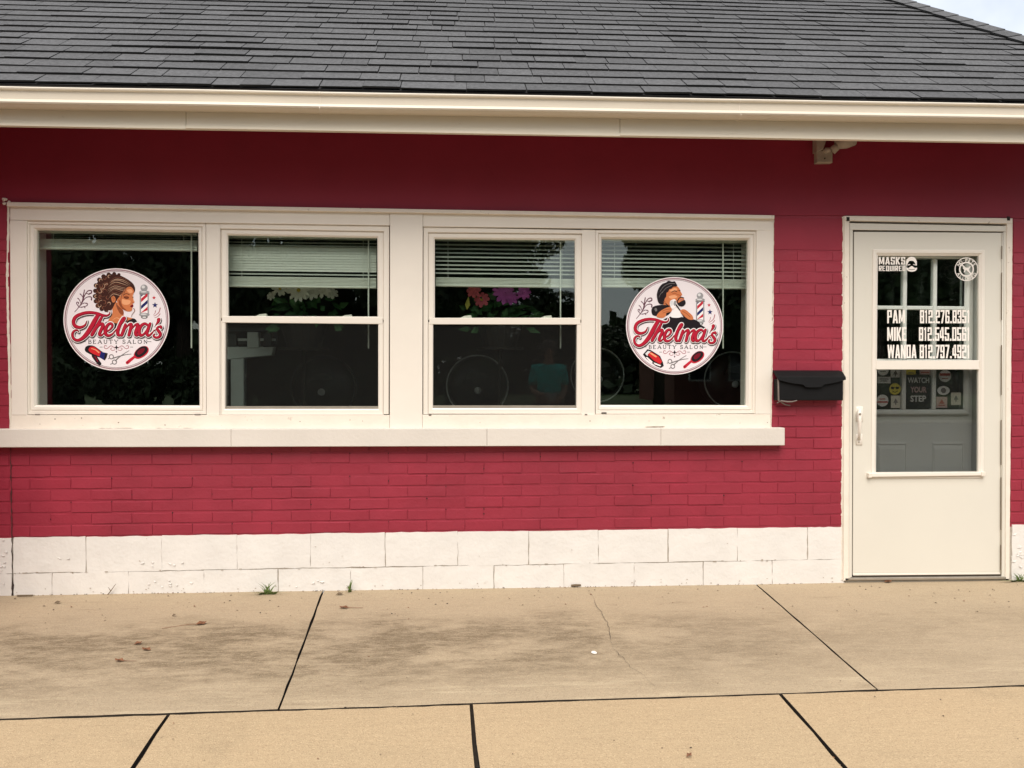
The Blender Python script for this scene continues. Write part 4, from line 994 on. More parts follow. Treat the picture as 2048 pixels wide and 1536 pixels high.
dryer('dark round hood dryer behind the beam scale window', 645, 775, 62, 'scale_dark')
dryer('round hood dryer with bright rim below the purple flowers', 955, 772, 61)
dryer('round hood dryer half behind the post between third and fourth window', 1196, 750, 54)
dryer('round hood dryer partly covered by the bearded man logo', 1466, 760, 57)

# ================================================================== FLAT PRINT: decals and lettering
_dg = None
def text_geo(s, bold=0.0, spacing=1.0):
    """outline of a text as 2-D triangles; returns verts (x, y), faces"""
    cu = bpy.data.curves.new('lettering', 'FONT'); cu.body = s; cu.size = 1.0; cu.offset = bold; cu.space_character = spacing; cu.resolution_u = 3
    o = bpy.data.objects.new('lettering', cu); C.objects.link(o)
    dg = bpy.context.evaluated_depsgraph_get(); me = o.evaluated_get(dg).to_mesh()
    vs = [(v.co.x, v.co.y) for v in me.vertices]; fs = [tuple(p.vertices) for p in me.polygons]
    o.evaluated_get(dg).to_mesh_clear(); bpy.data.objects.remove(o); bpy.data.curves.remove(cu)
    return vs, fs
class Print:
    """draws flat layers on a plane y = Y - depth; design coordinates go through fn(x, y) -> pixel"""
    def __init__(s, fn, Y): s.fn = fn; s.Y = Y; s.k = 0
    def nxt(s, lay): s.k += 1; return s.Y - lay * .00030 - (s.k % 200) * 1.2e-6
    def pt(s, x, y, yy): u, v = s.fn(x, y); return W(u, v, yy)
    def poly(s, mb, pts, m, lay):
        yy = s.nxt(lay); mb.add([s.pt(x, y, yy) for x, y in pts], [tuple(range(len(pts)))], m)
    def smooth(s, pts, n=5, closed=False):
        P_ = pts[:]; out = []
        N = len(P_)
        rngs = range(N) if closed else range(N - 1)
        for i in rngs:
            g = (lambda k: P_[k % N]) if closed else (lambda k: P_[max(0, min(N - 1, k))])
            p0, p1, p2, p3 = g(i - 1), g(i), g(i + 1), g(i + 2)
            for q in range(n):
                t = q / n; out.append(tuple(.5 * (2 * p1[d] + (p2[d] - p0[d]) * t + (2 * p0[d] - 5 * p1[d] + 4 * p2[d] - p3[d]) * t * t + (3 * p1[d] - p0[d] - 3 * p2[d] + p3[d]) * t ** 3) for d in range(len(p1))))
        if not closed: out.append(P_[-1])
        return out
    def blob(s, mb, pts, m, lay, n=4): s.poly(mb, s.smooth(pts, n, True), m, lay)
    def stroke(s, mb, pts, wds, m, lay, grow=0.0, n=6, off=(0, 0), caps=True):
        if not isinstance(wds, (list, tuple)): wds = [wds] * len(pts)
        if len(wds) == 2 and len(pts) > 2: wds = [lerp(wds[0], wds[1], i / (len(pts) - 1)) for i in range(len(pts))]
        p3 = s.smooth([(p[0] + off[0], p[1] + off[1], w_) for p, w_ in zip(pts, wds)], n)
        yy0 = s.nxt(lay); vs = []; fs = []
        for i, (x, y, w_) in enumerate(p3):
            a, b = p3[max(0, i - 1)], p3[min(len(p3) - 1, i + 1)]; dx, dy = b[0] - a[0], b[1] - a[1]; l_ = math.hypot(dx, dy) or 1
            h = max(0.5, w_ / 2 + grow); nx, ny = -dy / l_ * h, dx / l_ * h; yy = yy0 - i * 2.0e-6
            vs += [s.pt(x + nx, y + ny, yy), s.pt(x - nx, y - ny, yy)]
            if i: fs.append((2 * i - 2, 2 * i - 1, 2 * i + 1, 2 * i))
        mb.add(vs, fs, m)
        if caps:
            for (x, y, w_), yy in ((p3[0], yy0 + 6e-6), (p3[-1], yy0 - len(p3) * 2e-6 - 6e-6)):
                h = max(.5, w_ / 2 + grow); mb.add([s.pt(x + h * math.cos(t), y + h * math.sin(t), yy) for t in [2 * math.pi * k / 10 for k in range(10)]], [tuple(range(10))], m)
    def disc(s, mb, cx, cy, rx, ry, m, lay, n=40): s.poly(mb, [(cx + rx * math.cos(2 * math.pi * k / n), cy + ry * math.sin(2 * math.pi * k / n)) for k in range(n)], m, lay)
    def circ(s, mb, cx, cy, r, w_, m, lay, n=24):
        yy = s.nxt(lay); vs = []; fs = []
        for k in range(n):
            t = 2 * math.pi * k / n
            vs += [s.pt(cx + (r + w_ / 2) * math.cos(t), cy + (r + w_ / 2) * math.sin(t), yy), s.pt(cx + (r - w_ / 2) * math.cos(t), cy + (r - w_ / 2) * math.sin(t), yy)]
        fs = [(2 * k, 2 * k + 1, (2 * k + 3) % (2 * n), (2 * k + 2) % (2 * n)) for k in range(n)]
        mb.add(vs, fs, m)
    def star(s, mb, cx, cy, r, m, lay): s.poly(mb, [(cx + (r if k % 2 == 0 else r * .42) * math.sin(math.pi * k / 5), cy - (r if k % 2 == 0 else r * .42) * math.cos(math.pi * k / 5)) for k in range(10)], m, lay)
    def text(s, mb, txt, x0, y0, x1, y1, m, lay, bold=0.0, spacing=1.0):
        """fits the text into the box x0..x1, y0 (top)..y1 (bottom)"""
        vs, fs = text_geo(txt, bold, spacing); yy = s.nxt(lay)
        xa, xb = min(v[0] for v in vs), max(v[0] for v in vs); ya, yb = min(v[1] for v in vs), max(v[1] for v in vs)
        mb.add([s.pt(x0 + (v[0] - xa) / (xb - xa) * (x1 - x0), y1 + (v[1] - ya) / (yb - ya) * (y0 - y1), yy) for v in vs], fs, m)
    def arc_text(s, mb, txt, cx, cy, r, a0, a1, h, m, lay, bold=.02, inward=False):
        n = len(txt)
        for i, ch in enumerate(txt):
            if ch == ' ': continue
            a = R(lerp(a0, a1, i / (n - 1))); vs, fs = text_geo(ch, bold); yy = s.nxt(lay)
            xa, xb = min(v[0] for v in vs), max(v[0] for v in vs); ya = 0; sc_ = h / .73
            out = []
            for (x, y) in vs:
                lx, ly = (x - (xa + xb) / 2) * sc_, (y - .365) * sc_
                if not inward: ex, ey = math.cos(a), math.sin(a); out.append(s.pt(cx + r * math.sin(a) + lx * math.cos(a) + ly * math.sin(a), cy - r * math.cos(a) + lx * math.sin(a) - ly * math.cos(a), yy))
                else: out.append(s.pt(cx + r * math.sin(a) - lx * math.cos(a) * -1 * (-1 if False else 1) * (1) if False else cx + r * math.sin(a) + lx * -math.cos(a) - ly * math.sin(a), cy - r * math.cos(a) - lx * math.sin(a) + ly * math.cos(a), yy))
            mb.add(out, fs, m)

# common design in "design units": disc centre (850, 762), radii 680 x 656
THELMA = [
    # T: top swash, stem with tail curl
    ([(470, 780), (445, 835), (385, 862), (325, 848), (298, 795), (325, 730), (400, 690), (490, 672), (590, 680), (670, 705), (725, 712), (762, 690), (765, 662)], [10, 26, 38, 46, 46, 46, 42, 40, 36, 34, 26, 18, 10]),
    ([(618, 700), (575, 770), (525, 860), (470, 945), (405, 1008), (345, 1028), (298, 1000), (286, 945), (312, 905), (350, 900), (366, 922)], [52, 58, 60, 58, 46, 38, 36, 34, 28, 20, 10]),
    # h
    ([(672, 712), (625, 800), (575, 890), (535, 958)], [30, 44, 46, 44]), ([(575, 905), (625, 840), (665, 815), (678, 840), (648, 905), (632, 950), (655, 965), (690, 935)], [16, 26, 38, 44, 44, 40, 28, 14]),
    # e
    ([(700, 925), (760, 895), (798, 850), (785, 815), (745, 825), (710, 885), (712, 945), (750, 968), (800, 945), (845, 890)], [16, 24, 30, 34, 38, 46, 44, 36, 24, 12]),
    # l
    ([(840, 900), (895, 840), (945, 775), (958, 742), (935, 745), (898, 820), (868, 905), (872, 958), (905, 960), (940, 920)], [12, 20, 26, 28, 32, 44, 46, 40, 28, 12]),
    # m
    ([(965, 825), (945, 890), (918, 962)], [34, 44, 40]), ([(950, 900), (1000, 835), (1035, 820), (1038, 850), (1010, 962)], [14, 24, 38, 44, 40]), ([(1035, 900), (1085, 835), (1122, 822), (1120, 855), (1095, 930), (1110, 966), (1150, 940)], [14, 24, 38, 44, 44, 34, 12]),
    # a
    ([(1255, 838), (1215, 815), (1165, 845), (1140, 910), (1158, 962), (1200, 950), (1240, 890)], [28, 36, 42, 46, 42, 30, 16]), ([(1282, 815), (1258, 880), (1240, 940), (1262, 968), (1305, 935), (1335, 895)], [36, 44, 42, 34, 20, 10]),
    # apostrophe
    ([(1392, 762), (1385, 790), (1350, 838)], [46, 36, 8]),
    # s
    ([(1340, 905), (1385, 865), (1415, 845), (1428, 870), (1395, 852), (1372, 880), (1395, 915), (1415, 950), (1395, 985), (1350, 992), (1325, 965), (1345, 945)], [10, 18, 24, 26, 26, 32, 40, 40, 34, 30, 24, 16])]
SERIF = {  # strokes on a 0..1 x 0..1 grid (y up): (points, weight)
    'B': [([(.15, 0), (.15, 1)], 2), ([(.0, 1), (.5, 1), (.72, .88), (.72, .66), (.5, .53), (.15, .53)], 1), ([(.5, .53), (.82, .4), (.82, .12), (.55, 0), (.0, 0)], 1.2)],
    'E': [([(.15, 0), (.15, 1)], 2), ([(0, 1), (.8, 1), (.8, .82)], 1), ([(.15, .52), (.6, .52)], 1), ([(0, 0), (.82, 0), (.82, .2)], 1)],
    'A': [([(.08, 0), (.48, 1)], 1), ([(.48, 1), (.9, 0)], 2.2), ([(.2, .34), (.75, .34)], 1), ([(-.05, 0), (.22, 0)], 1), ([(.74, 0), (1.04, 0)], 1)],
    'U': [([(.15, 1), (.15, .3), (.3, .02), (.6, .02), (.78, .3), (.78, 1)], 1.5), ([(0, 1), (.32, 1)], 1), ([(.64, 1), (.92, 1)], 1)],
    'T': [([(.45, 0), (.45, 1)], 2), ([(0, .8), (0, 1), (.9, 1), (.9, .8)], 1), ([(.28, 0), (.62, 0)], 1)],
    'Y': [([(.45, 0), (.45, .45)], 2), ([(.05, 1), (.45, .45)], 1.8), ([(.45, .45), (.85, 1)], 1), ([(-.05, 1), (.22, 1)], 1), ([(.7, 1), (1, 1)], 1), ([(.28, 0), (.62, 0)], 1)],
    'S': [([(.75, .75), (.72, .95), (.4, 1), (.12, .85), (.15, .62), (.45, .5), (.75, .38), (.78, .12), (.45, 0), (.12, .05), (.08, .26)], 1.6)],
    'L': [([(.15, 0), (.15, 1)], 2), ([(0, 1), (.32, 1)], 1), ([(0, 0), (.8, 0), (.8, .24)], 1)],
    'O': [([(.45, 1), (.12, .82), (.05, .5), (.12, .18), (.45, 0), (.78, .18), (.86, .5), (.78, .82), (.45, 1)], 1.7)],
    'N': [([(.12, 0), (.12, 1)], 1), ([(.12, 1), (.8, 0)], 2.1), ([(.8, 0), (.8, 1)], 1), ([(0, 0), (.26, 0)], 1), ([(.66, 1), (.94, 1)], 1)]}

def logo(label, cx, cy, rx, ry, Y, portrait, tool):
    t = thing('window_decal', label, 'window decal', W(cx, cy + ry, Y), 'round salon logos on the windows')
    fn = lambda x, y: (cx + (x - 850) / 680 * rx, cy + (y - 762) / 656 * ry)
    pr = Print(fn, Y)
    mb = MB(); pr.disc(mb, 850, 762, 680, 656, P['paper'], 0, 72); pr.disc(mb, 850, 762, 668, 645, P['mauve'], 1, 72); pr.disc(mb, 850, 762, 649, 626, P['paper'], 2, 72); pr.disc(mb, 850, 762, 643, 620, P['plum'], 3, 72); pr.disc(mb, 850, 762, 637, 614, P['disc'], 4, 72); obj('disc', mb, t)
    # left flourish
    mb = MB()
    for pts, w_ in (([(315, 665), (370, 600), (410, 530), (425, 460), (440, 385)], (8, 14)), ([(415, 540), (440, 460), (480, 400), (525, 390), (530, 420), (505, 430)], (10, 18)), ([(400, 560), (450, 490), (500, 470), (530, 480), (530, 510)], (8, 18)),
                    ([(425, 510), (410, 460), (385, 435)], (6, 14)), ([(395, 560), (375, 510), (355, 490)], (6, 14)), ([(370, 600), (340, 560), (345, 540), (365, 545), (362, 562)], (10, 12)), ([(370, 605), (420, 600), (470, 585), (478, 560), (455, 552)], (8, 14)),
                    ([(380, 590), (415, 560), (440, 550)], (6, 12)), ([(425, 470), (460, 430), (500, 440)], (6, 13)), ([(400, 610), (430, 600), (448, 612)], (6, 12))): pr.stroke(mb, pts, w_, P['plum'], 5)
    obj('flourish', mb, t); mb = MB()
    for pts, w_ in (([(1412, 615), (1395, 670), (1355, 705), (1330, 718)], (14, 6)), ([(1410, 690), (1380, 725), (1340, 740)], (12, 5)), ([(1352, 650), (1345, 680), (1325, 705)], (10, 5))): pr.stroke(mb, pts, w_, P['rose'], 5)
    obj('leaf_curl', mb, t); mb = MB()
    for sx_ in (-1, 1):
        for pts, w_ in (([(850 + sx_ * 20, 1130), (850 + sx_ * 70, 1100), (850 + sx_ * 120, 1135), (850 + sx_ * 155, 1125), (850 + sx_ * 150, 1098), (850 + sx_ * 125, 1102)], 9), ([(850 + sx_ * 18, 1150), (850 + sx_ * 50, 1160), (850 + sx_ * 75, 1140), (850 + sx_ * 55, 1125)], 8), ([(850 + sx_ * 180, 1116), (850 + sx_ * 212, 1116)], 7), ([(850 + sx_ * 395, 1046), (850 + sx_ * 445, 1046)], 7)): pr.stroke(mb, pts, w_, P['rose'] if w_ != 7 else P['grey'], 5)
    pr.poly(mb, [(850, 1085), (860, 1112), (882, 1120), (860, 1128), (850, 1155), (840, 1128), (818, 1120), (840, 1112)], P['ink'], 5); pr.poly(mb, [(850, 1160), (860, 1175), (850, 1192), (840, 1175)], P['plum'], 5)
    obj('ornament', mb, t)
    mb = MB(); pr.star(mb, 1332, 483, 27, P['stripe_red'], 5); obj('star', mb, t)
    mb = MB(); pr.star(mb, 1345, 578, 40, P['navy'], 5); obj('star', mb, t)
    # barber pole
    mb = MB()
    pr.poly(mb, [(1150, 435), (1265, 435), (1268, 690), (1148, 690)], P['steel'], 5); pr.poly(mb, [(1166, 445), (1250, 445), (1250, 680), (1166, 680)], P['paper'], 6)
    for k, (y, m_) in enumerate(((495, 'stripe_red'), (585, 'navy'), (672, 'stripe_red'))): pr.poly(mb, [(1167, y), (1249, y - 75), (1249, y - 30), (1167, min(y + 45, 679))], P[m_], 7)
    pr.poly(mb, [(1167, 446), (1195, 446), (1167, 470)], P['navy'], 7)
    pr.disc(mb, 1205, 358, 46, 44, P['steel'], 6, 20); pr.disc(mb, 1195, 345, 22, 20, P['steel_light'], 7, 14); pr.disc(mb, 1208, 412, 66, 22, P['steel'], 7, 24); pr.disc(mb, 1200, 407, 40, 9, P['steel_light'], 8, 16)
    pr.disc(mb, 1208, 432, 68, 12, P['grey'], 6, 24); pr.disc(mb, 1208, 700, 68, 24, P['steel'], 7, 24); pr.disc(mb, 1200, 694, 40, 9, P['steel_light'], 8, 16); pr.disc(mb, 1208, 728, 44, 26, P['grey'], 6, 20); pr.disc(mb, 1208, 735, 24, 10, P['steel_light'], 7, 14)
    obj('barber_pole', mb, t)
    mb = MB(); portrait(pr, mb); obj('portrait', mb, t)
    # script lettering: shadow, white outline, dark edge, red fill
    mb = MB()
    for pts, wd_ in THELMA: pr.stroke(mb, pts, wd_, P['ink'], 12, grow=15, off=(5, 9), n=5)
    for pts, wd_ in THELMA: pr.stroke(mb, pts, wd_, P['paper'], 13, grow=11, n=5)
    for pts, wd_ in THELMA: pr.stroke(mb, pts, wd_, P['maroon'], 14, grow=2, n=5, off=(1, 2))
    for pts, wd_ in THELMA: pr.stroke(mb, pts, wd_, P['crimson'], 15, grow=-5, n=5, off=(-2, -3))
    obj('script_lettering', mb, t)
    mb = MB(); x = 490; adv = {'B': 62, 'E': 64, 'A': 78, 'U': 74, 'T': 68, 'Y': 78, ' ': 34, 'S': 60, 'L': 66, 'O': 80, 'N': 70}
    tot = sum(adv[c] for c in 'BEAUTY SALON'); kx = (1268 - 490) / tot
    for ch in 'BEAUTY SALON':
        if ch != ' ':
            wl = adv[ch] * .74 * kx
            for pts, wt in SERIF[ch]: pr.stroke(mb, [(x + px * wl, 1070 - py * 46) for px, py in pts], 5.2 + 3.4 * (wt - 1), P['ink'], 6, n=3 if len(pts) > 3 else 1, caps=False)
        x += adv[ch] * kx
    obj('small_lettering', mb, t)
    mb = MB(); tool(pr, mb); obj('tool_drawing', mb, t)
    mb = MB()
    for pts in ([(800, 1262), (870, 1238), (960, 1215), (1040, 1205)], [(838, 1290), (880, 1250), (940, 1205), (1012, 1162)]): pr.stroke(mb, pts, (15, 7), P['grey'], 6, n=3)
    pr.circ(mb, 785, 1240, 27, 11, P['grey'], 6); pr.circ(mb, 825, 1308, 27, 11, P['grey'], 6); pr.stroke(mb, [(745, 1265), (765, 1255)], 9, P['grey'], 7); pr.stroke(mb, [(775, 1335), (800, 1325)], 9, P['grey'], 7)
    obj('scissors_drawing', mb, t)
    mb = MB(); pr.stroke(mb, [(1105, 1222), (1050, 1265), (990, 1315)], (30, 42), P['stripe_red'], 6); pr.blob(mb, [(1072, 1225), (1095, 1165), (1160, 1112), (1225, 1102), (1262, 1130), (1258, 1180), (1215, 1228), (1150, 1262), (1098, 1262)], P['stripe_red'], 7)
    pr.blob(mb, [(1085, 1205), (1110, 1155), (1165, 1112), (1220, 1106), (1250, 1132), (1244, 1172), (1205, 1215), (1150, 1245), (1108, 1240)], P['ink'], 8); pr.blob(mb, [(1115, 1190), (1145, 1150), (1190, 1130), (1215, 1140), (1190, 1185), (1140, 1215)], P['maroon'], 9); pr.stroke(mb, [(1000, 1305), (985, 1318)], 12, P['maroon'], 8)
    obj('brush_drawing', mb, t)
    return t

def woman(pr, mb):
    H = random.Random(4)
    pr.blob(mb, [(690, 900), (690, 825), (745, 785), (840, 800), (930, 830), (975, 790), (1030, 752), (1085, 752), (1120, 800), (1140, 880)], P['ink'], 6)
    pr.blob(mb, [(785, 560), (800, 640), (790, 710), (745, 775), (790, 800), (880, 815), (950, 820), (1000, 775), (1055, 748), (985, 728), (940, 700), (935, 650), (900, 590), (850, 540)], P['skin'], 7)
    pr.blob(mb, [(900, 610), (940, 650), (940, 700), (900, 690), (860, 620), (850, 570)], P['skin_dark'], 8); pr.stroke(mb, [(800, 770), (850, 740), (900, 760)], (4, 12), P['skin_light'], 8)
    pr.blob(mb, [(612, 560), (578, 500), (582, 430), (592, 370), (598, 300), (645, 245), (715, 198), (800, 178), (880, 192), (960, 226), (1035, 275), (1078, 325), (1090, 385), (1070, 420), (1030, 360), (985, 360), (930, 420), (880, 480), (830, 560), (800, 620), (760, 645), (700, 625), (650, 615)], P['hair'], 8)
    pr.blob(mb, [(1040, 345), (985, 352), (925, 415), (880, 480), (855, 520), (875, 575), (905, 615), (945, 640), (985, 658), (1030, 658), (1052, 640), (1054, 612), (1066, 592), (1064, 572), (1060, 556), (1082, 538), (1064, 500), (1058, 465), (1070, 430), (1075, 395)], P['skin'], 9)
    pr.blob(mb, [(785, 470), (815, 460), (838, 490), (835, 530), (808, 545), (790, 520)], P['skin'], 9); pr.stroke(mb, [(800, 485), (820, 490), (815, 520)], 7, P['skin_dark'], 10)
    pr.blob(mb, [(925, 500), (970, 510), (1030, 520), (1020, 560), (970, 575), (925, 555)], P['skin_light'], 10); pr.blob(mb, [(985, 385), (1040, 375), (1058, 410), (1020, 425)], P['skin_light'], 10); pr.stroke(mb, [(1055, 440), (1066, 500), (1070, 530)], (5, 10), P['skin_light'], 10)
    pr.blob(mb, [(880, 500), (905, 540), (935, 600), (985, 645), (930, 630), (885, 570)], P['skin_dark'], 10)
    pr.blob(mb, [(945, 470), (975, 458), (1008, 470), (1005, 492), (968, 496)], P['skin_dark'], 11); pr.stroke(mb, [(948, 480), (978, 488), (1006, 484)], (8, 10), P['ink'], 12); pr.stroke(mb, [(938, 450), (975, 430), (1015, 442)], (6, 9), P['hair'], 12)
    pr.stroke(mb, [(1056, 480), (1066, 475)], 8, P['hair'], 12); pr.blob(mb, [(1028, 588), (1055, 572), (1068, 580), (1060, 600), (1035, 604)], P['maroon'], 11); pr.stroke(mb, [(1056, 548), (1070, 552)], 6, P['skin_dark'], 11)
    for (x, y, r) in ((600, 330, 30), (592, 395, 30), (588, 460, 30), (598, 520, 30), (622, 575, 32), (668, 612, 32), (720, 625, 30), (640, 262, 32), (690, 222, 32), (750, 200, 30), (815, 190, 26), (870, 200, 22)):
        pr.disc(mb, 740 + (x - 740) * 1.09, 410 + (y - 410) * 1.06, r * .95, r * .95, P['hair'], 7, 14)
    for (x, y, r) in ((600, 330, 20), (592, 400, 18), (592, 465, 19), (606, 525, 18), (634, 580, 20), (690, 610, 18), (650, 262, 20), (700, 228, 19), (760, 210, 18), (650, 330, 24), (640, 400, 22), (650, 470, 24), (690, 540, 24), (720, 300, 24), (740, 480, 22), (700, 400, 26), (755, 560, 20)):
        a = H.uniform(0, 6.28); pr.stroke(mb, [(x + r * math.cos(a + .85 * q), y + r * math.sin(a + .85 * q)) for q in range(6)], [2, 7, 10, 9, 6, 2], P[H.choice(['hair_light', 'hair_mid', 'hair_mid'])], 10, n=3)
    # curls and swept strands
    for k in range(16):
        cx, cy = H.uniform(618, 790), H.uniform(235, 590)
        if (cx - 700) ** 2 / 108 ** 2 + (cy - 410) ** 2 / 205 ** 2 > 1: continue
        r = H.uniform(18, 40); a = H.uniform(0, 6.28); sp_ = H.uniform(1.6, 3.2)
        pr.stroke(mb, [(cx + r * math.cos(a + sp_ * q / 4), cy + r * math.sin(a + sp_ * q / 4)) for q in range(5)], (2, H.uniform(5, 11)), P[H.choice(['hair_light', 'hair_mid', 'hair_mid'])], 10 + (k % 2), n=3)
    for k in range(11):
        t = k / 10; y0 = lerp(215, 430, t)
        pr.stroke(mb, [(lerp(760, 740, t) + H.uniform(-20, 20), y0 + 60), (lerp(840, 810, t), y0 + H.uniform(-6, 10)), (lerp(940, 900, t), y0 + 15 + 12 * H.random()), (lerp(1050, 930, t), y0 + lerp(85, -5, t))], [1, H.uniform(4, 8), H.uniform(4, 7), 1], P[H.choice(['hair_light', 'hair_mid', 'hair_light'])], 10 + (k % 2), n=3)
    for pts in ([(960, 360), (925, 430), (905, 520), (915, 600)], [(975, 360), (950, 420), (935, 470)], [(790, 630), (740, 665), (725, 640)], [(615, 560), (585, 590), (610, 610)], [(1070, 620), (1085, 650), (1050, 700), (1045, 730)], [(850, 560), (870, 620), (900, 610)]): pr.stroke(mb, pts, (9, 4), P['hair_mid'], 12, n=4)
def conv(pts): return [((x - 762) / 677 * 680 + 850, (y - 779) / 681 * 656 + 762) for x, y in pts]
def man(pr, mb):
    B = lambda pts, m, lay: pr.blob(mb, conv(pts), P[m], lay)
    St = lambda pts, w_, m, lay: pr.stroke(mb, conv(pts), w_, P[m], lay, n=4)
    B([(560, 860), (570, 730), (690, 655), (850, 655), (1000, 690), (1120, 760), (1190, 850)], 'ink', 6)
    B([(440, 590), (455, 520), (540, 490), (660, 495), (720, 560), (650, 640), (480, 640)], 'ink', 6); B([(480, 545), (505, 530), (520, 560), (500, 580)], 'grey', 7)
    B([(720, 600), (760, 540), (830, 530), (850, 600), (845, 660), (720, 660)], 'paper', 7)
    B([(525, 420), (515, 340), (540, 255), (590, 195), (640, 175), (680, 150), (725, 162), (765, 158), (785, 190), (800, 215), (780, 232), (745, 235), (715, 262), (690, 268), (672, 305), (650, 320), (645, 370), (625, 400), (615, 450), (600, 480), (550, 470)], 'ink', 11); St([(560, 300), (610, 230), (690, 190), (760, 190)], (6, 9), 'grey', 12); St([(590, 320), (640, 255), (720, 215)], (5, 8), 'grey', 12); St([(545, 380), (570, 330), (600, 300)], (5, 8), 'grey', 12)
    B([(640, 330), (680, 270), (740, 232), (795, 225), (835, 270), (845, 300), (868, 345), (845, 368), (880, 390), (905, 430), (890, 480), (820, 500), (740, 500), (650, 490), (590, 470), (585, 420)], 'skin', 9)
    B([(640, 340), (610, 400), (590, 470), (570, 450), (590, 370)], 'hair', 10); B([(690, 290), (760, 250), (800, 270), (760, 300)], 'skin_light', 10); B([(680, 370), (760, 350), (800, 380), (720, 400)], 'skin_light', 10)
    B([(590, 430), (620, 415), (650, 440), (640, 485), (605, 480)], 'skin', 10); St([(605, 440), (630, 445), (622, 470)], 7, 'skin_dark', 11)
    St([(720, 310), (760, 290), (790, 300)], (8, 12), 'ink', 11); St([(735, 330), (765, 325), (785, 330)], 6, 'skin_dark', 11); St([(820, 285), (840, 290)], 10, 'ink', 11); St([(790, 340), (830, 350), (850, 365)], (4, 8), 'skin_dark', 11)
    B([(796, 445), (822, 455), (860, 432), (900, 418), (914, 440), (914, 472), (882, 506), (835, 506), (805, 485)], 'ink', 10); St([(808, 425), (825, 395), (855, 380), (890, 390)], (14, 12), 'ink', 10); St([(800, 430), (802, 460)], 14, 'ink', 10); St([(838, 416), (862, 412), (882, 406)], (13, 9), 'rose', 11); St([(640, 470), (680, 500), (740, 510)], (14, 10), 'hair', 10)
    B([(698, 440), (725, 415), (765, 408), (790, 445), (785, 500), (750, 545), (720, 535), (698, 490)], 'paper', 11); B([(700, 440), (735, 425), (745, 470), (715, 500)], 'steel_light', 12); B([(760, 430), (790, 440), (770, 500), (748, 480)], 'steel', 12)
    St([(780, 480), (850, 570), (910, 670)], (24, 30), 'ink', 11); St([(790, 470), (850, 555)], (10, 12), 'steel_light', 12)
    B([(512, 650), (545, 590), (610, 545), (690, 515), (722, 540), (715, 580), (650, 600), (640, 640), (590, 670)], 'skin', 12); St([(590, 575), (650, 550), (710, 545)], 6, 'skin_dark', 13); St([(600, 600), (660, 580), (705, 572)], 6, 'skin_dark', 13)
    B([(840, 560), (900, 550), (960, 590), (1010, 640), (1020, 690), (960, 690), (890, 640), (850, 600)], 'skin', 12); St([(870, 575), (930, 610), (980, 660)], 6, 'skin_dark', 13); St([(850, 600), (900, 640)], 6, 'skin_dark', 13)
    B([(990, 690), (1060, 700), (1120, 750), (1080, 790), (1000, 760)], 'ink', 8)
def hairdryer_print(pr, mb):
    pr.stroke(mb, [(560, 1225), (600, 1285), (635, 1330)], (58, 46), P['ink'], 6); pr.stroke(mb, [(575, 1235), (610, 1300)], (22, 16), P['maroon'], 7)
    pr.blob(mb, [(448, 1165), (455, 1115), (505, 1092), (570, 1105), (640, 1155), (680, 1190), (660, 1250), (590, 1235), (510, 1205)], P['ink'], 7)
    pr.blob(mb, [(492, 1150), (520, 1112), (575, 1118), (635, 1165), (660, 1195), (640, 1235), (580, 1215), (520, 1185)], P['red_bright'], 8); pr.stroke(mb, [(530, 1135), (580, 1150), (625, 1185)], (8, 14), P['skin_light'], 9)
    pr.poly(mb, [(650, 1175), (738, 1195), (725, 1245), (700, 1288), (630, 1245)], P['navy'], 8); pr.poly(mb, [(705, 1190), (738, 1195), (725, 1245), (700, 1288), (690, 1270)], P['ink'], 9)
def clipper_print(pr, mb):
    B = lambda pts, m, lay: pr.poly(mb, conv(pts), P[m], lay)
    B([(320, 1180), (385, 1105), (430, 1118), (560, 1200), (600, 1290), (612, 1340), (570, 1368), (500, 1340), (370, 1240)], 'ink', 6); B([(352, 1170), (392, 1128), (440, 1142), (380, 1200)], 'steel_light', 7); B([(385, 1180), (430, 1140), (540, 1205), (588, 1280), (560, 1315), (480, 1270)], 'red_bright', 8)
    B([(415, 1165), (440, 1155), (520, 1210), (500, 1220)], 'skin_light', 9); B([(360, 1220), (380, 1215), (460, 1285), (440, 1300)], 'paper', 7); B([(470, 1290), (575, 1330), (560, 1345), (480, 1315)], 'paper', 7)
logo('round white salon logo with a curly haired woman on the first window', 232.8, 639, 106, 102.3, .0335, woman, hairdryer_print)
logo('round white salon logo with a bearded man being shaved on the fourth window', 1349.2, 651.6, 97.2, 97.5, .0335, man, clipper_print)

